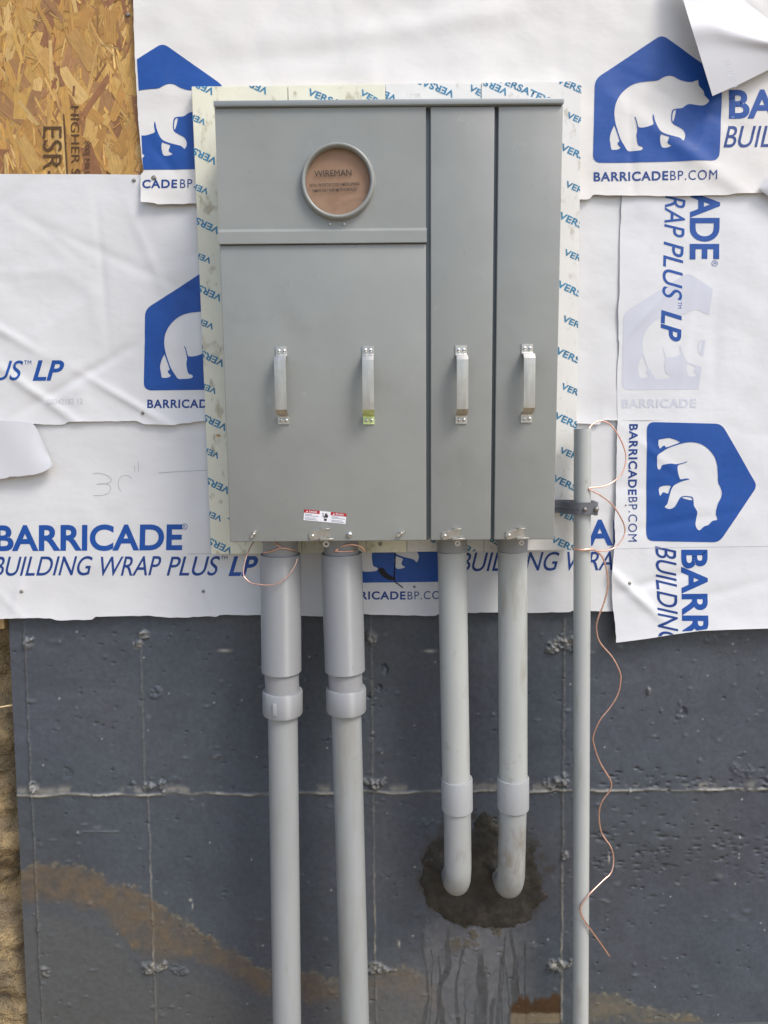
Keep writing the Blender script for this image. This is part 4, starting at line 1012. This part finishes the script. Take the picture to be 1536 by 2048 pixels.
t5 = thing('thin_conduit', tuple(at(1161, 2048, P5Y)), 'thin open-topped grey conduit standing right of the cabinet in a clamp', 'conduit')
a, b = axis([(1165, 857), (1161, 2048)], P5Y); r5 = rad(34, P5Y, 1000)
tube('pipe', [a, a+(b-a)*.3, a+(b-a)*.7, b, b+(b-a)*(b[2]+.06)/(a[2]-b[2])], r5, 'pvc_light', t5, 40, r5*.86)

# clamp round the thin conduit
cz0 = at(1165, 1015, P5Y); ax5 = lerp_axis([a, b], cz0[2]); hb = .0150
cl = thing('pipe_clamp', tuple(ax5), 'dark grey plastic pipe clamp joining the thin conduit to the cabinet side', 'clamp')
def strap(pts, th, z0, z1_, name, m, parent):
    P = [np.array([p[0], p[1], 0]) for p in smooth_path([(x, y, 0) for x, y in pts], 6)]; Vv = []; Ff = []
    for i, p in enumerate(P):
        d = P[min(i+1, len(P)-1)]-P[max(i-1, 0)]; d /= np.linalg.norm(d); nn = np.array([-d[1], d[0], 0])*th/2
        for q in (p+nn, p-nn):
            for z in (z0, z1_): Vv.append((q[0], q[1], z))
    for i in range(len(P)-1):
        o = 4*i; e = o+4; Ff += [(o, o+1, e+1, e), (o+3, o+2, e+2, e+3), (o+1, o+3, e+3, e+1), (o+2, o, e, e+2)]
    L = 4*(len(P)-1); Ff += [(0, 2, 3, 1), (L, L+1, L+3, L+2)]
    ob = mk(name, Vv, Ff, m, parent)
    bm = bmesh.new(); bm.from_mesh(ob.data); bmesh.ops.recalc_face_normals(bm, faces=bm.faces[:]); bm.to_mesh(ob.data); bm.free(); ob.data.shade_smooth(); ob.data.set_sharp_from_angle(angle=R_(40)); return ob
x5 = ax5[0]; yf = P5Y-r5-.0035; yb_ = P5Y+r5+.004
strap([(x5+.031, yf+.001), (x5+.010, yf-.0008), (x5-.012, yf+.002), (x5-.030, yf+.016), (x5-.047, yf+.038), (x5-.060, P5Y+.022), (x5-.075, P5Y+.034)], .005, cz0[2]-hb, cz0[2]+hb, 'strap', 'clamp_plastic', cl)
strap([(x5+.028, P5Y+.012), (x5+.015, yb_-.002), (x5-.01, yb_+.004), (x5-.040, yb_+.012), (x5-.075, yb_+.014)], .005, cz0[2]-hb, cz0[2]+hb, 'strap', 'clamp_plastic', cl)
box('ear', x5+.022, x5+.031, yf-.003, P5Y+.012, cz0[2]-hb*1.1, cz0[2]+hb*1.1, 'clamp_plastic', cl, bev=.0015)
strap([(x5-.012, yf-.0012), (x5-.031, yf+.0135), (x5-.049, yf+.036), (x5-.062, P5Y+.019)], .004, cz0[2]-.0016, cz0[2]+.0016, 'rib', 'clamp_plastic', cl)
for xx, rb in ((x5-.001, .0052), (x5+.0265, .0062)):
    Vv, Ff = screw_geo(xx, cz0[2]-.001, yf-.0032, rb, .005); mk('bolt', Vv, Ff, 'bolt_steel', cl, smooth=True)

# ================================================================== copper wires
def wire(name, label, pts, r=.0018, n=7):
    P = smooth_path([at(px, py, Y) for px, py, Y in pts], n)
    V0, F0 = tube_geo(P, r, 10)
    return tag(mk(name, V0, F0, 'copper', None, smooth=True), label, 'wire')
wl = [(1170, 866, -.10), (1178, 857, -.10), (1187, 847, -.09), (1206, 842, -.085), (1226, 855, -.08), (1244, 885, -.075), (1252, 915, -.075), (1245, 945, -.08), (1226, 964, -.088), (1205, 973, -.10), (1178, 977, -.112),
      (1200, 990, -.105), (1225, 1010, -.09), (1244, 1040, -.08), (1250, 1062, -.075), (1243, 1081, -.08), (1228, 1096, -.085), (1205, 1102, -.10), (1182, 1100, -.112), (1163, 1101, -.116), (1144, 1096, -.100)]
wire('copper_wire', 'bare copper wire looping twice beside the top of the thin conduit', wl, .0018)
wl = [(1146, 1097, -.105), (1160, 1099.5, -.1175), (1180, 1098.5, -.116), (1192, 1102, -.108), (1205, 1115, -.095), (1213, 1140, -.08), (1216, 1170, -.075), (1208, 1205, -.07), (1195, 1240, -.065), (1193, 1260, -.06), (1200, 1285, -.06), (1225, 1315, -.055), (1240, 1345, -.055), (1241, 1365, -.055),
      (1235, 1390, -.055), (1220, 1415, -.055), (1200, 1440, -.055), (1187, 1470, -.055), (1188, 1490, -.055), (1200, 1525, -.055), (1218, 1555, -.055), (1223, 1570, -.055), (1218, 1583, -.055), (1203, 1605, -.055), (1198, 1630, -.055),
      (1203, 1665, -.055), (1222, 1695, -.06), (1227, 1720, -.065), (1222, 1745, -.075), (1205, 1762, -.09), (1180, 1787, -.112), (1163, 1810, -.118), (1161, 1825, -.119), (1170, 1843, -.118), (1180, 1857, -.113), (1200, 1885, -.10), (1219, 1912, -.09)]
wire('copper_wire', 'long bare copper wire hanging wavily down the foundation beside the thin conduit', wl, .0021)
wl = [(530, 1072, -.10), (512, 1080, -.12), (502, 1092, -.14), (494, 1110, -.155), (488, 1134, -.165), (488, 1152, -.17), (501, 1165, -.175), (520, 1169, -.178), (538, 1170, -.178), (559, 1165, -.178), (578, 1149, -.172), (590, 1131, -.165), (595, 1117, -.16)]
wire('copper_wire', 'copper wire looped in front of the leftmost conduit sleeve', wl, .0014)
wire('copper_wire', 'twist of copper wire wrapped round the leftmost conduit at the sleeve top', [(546, 1080, -.155), (552, 1088, -.163), (561, 1095, -.166), (545, 1101, -.163), (527, 1106, -.150), (545, 1102, -.165), (561, 1096, -.168), (578, 1098, -.164), (594, 1103, -.146)])
wire('copper_wire', 'short copper wire bent out from the second conduit top', [(668, 1104, -.162), (674, 1100, -.167), (676, 1097, -.167), (671, 1101, -.168), (682, 1103, -.166), (705, 1102, -.155), (712, 1099, -.145)], .0018)
wire('copper_wire', 'stub of copper wire curving off the second conduit under the cabinet', [(680, 1093, -.160), (699, 1089, -.162), (712, 1090, -.160), (723, 1094, -.158), (728, 1100, -.156), (729, 1103, -.155)], .0024)

# ================================================================== wet mortar round the elbows
pat = [(690, 500), (640, 590), (400, 640), (300, 720), (255, 820), (245, 950), (258, 1130), (330, 1190), (420, 1260), (540, 1300), (640, 1312), (800, 1312), (950, 1300), (1060, 1270), (1095, 1180), (1165, 1110), (1108, 1040), (1120, 900), (1090, 780), (1030, 700), (830, 590), (760, 510)]
pat = np.array([fx(780+x/3.7375, 1500+y/3.7375)[[0, 2]] for x, y in pat])
x0, z0 = pat.min(0)-.02; x1, zz1 = pat.max(0)+.02; st2 = .0028
GX, GZ = np.meshgrid(np.arange(x0, x1, st2), np.arange(z0, zz1, st2)); sd = np.full(GX.shape, 1e9); ins = np.zeros(GX.shape, bool)
for i in range(len(pat)):
    p, q = pat[i-1], pat[i]; d = q-p; t = np.clip(((GX-p[0])*d[0]+(GZ-p[1])*d[1])/(d@d), 0, 1)
    sd = np.minimum(sd, np.hypot(GX-p[0]-t*d[0], GZ-p[1]-t*d[1]))
    cond = (p[1] > GZ) != (q[1] > GZ); xi = p[0]+(GZ-p[1])/(q[1]-p[1]+1e-12)*d[0]; ins ^= cond & (GX < xi)
sd = np.where(ins, sd, -sd)+.010*fbm(GX, GZ, .035, 81, 5)
hh = np.where(sd > 0, .007*(1-np.exp(-sd/.022))+.0022*fbm(GX, GZ*.6, .03, 82, 4)*np.clip(sd/.01, 0, 1), sd*.8)+.0012
for ex_, ez_ in ELB: hh = hh+np.where(sd > 0, .016*np.exp(-np.maximum(np.hypot(GX-ex_, GZ-ez_)-.034, 0)/.012), 0)*np.clip(sd/.02, 0, 1)*(1+.3*fbm(GX, GZ, .02, 83))
V = np.stack([GX, FY-.0012-hh, GZ], -1).reshape(-1, 3); keep = sd > -.004; r_, c_ = GX.shape; idx = np.arange(r_*c_).reshape(r_, c_)
kk = keep[:-1, :-1] & keep[:-1, 1:] & keep[1:, 1:] & keep[1:, :-1]
Q = np.stack([idx[:-1, :-1], idx[:-1, 1:], idx[1:, 1:], idx[1:, :-1]], -1)[kk]
used = np.unique(Q); rm = np.full(len(V), -1); rm[used] = np.arange(len(used))
me = grid_mesh('mortar_patch', V[used], rm[Q]); mo = fin('mortar_patch', me, 'wet_mortar', None, smooth=True)
tag(mo, 'dark wet mortar patch smeared round the two elbows in the foundation', 'mortar')
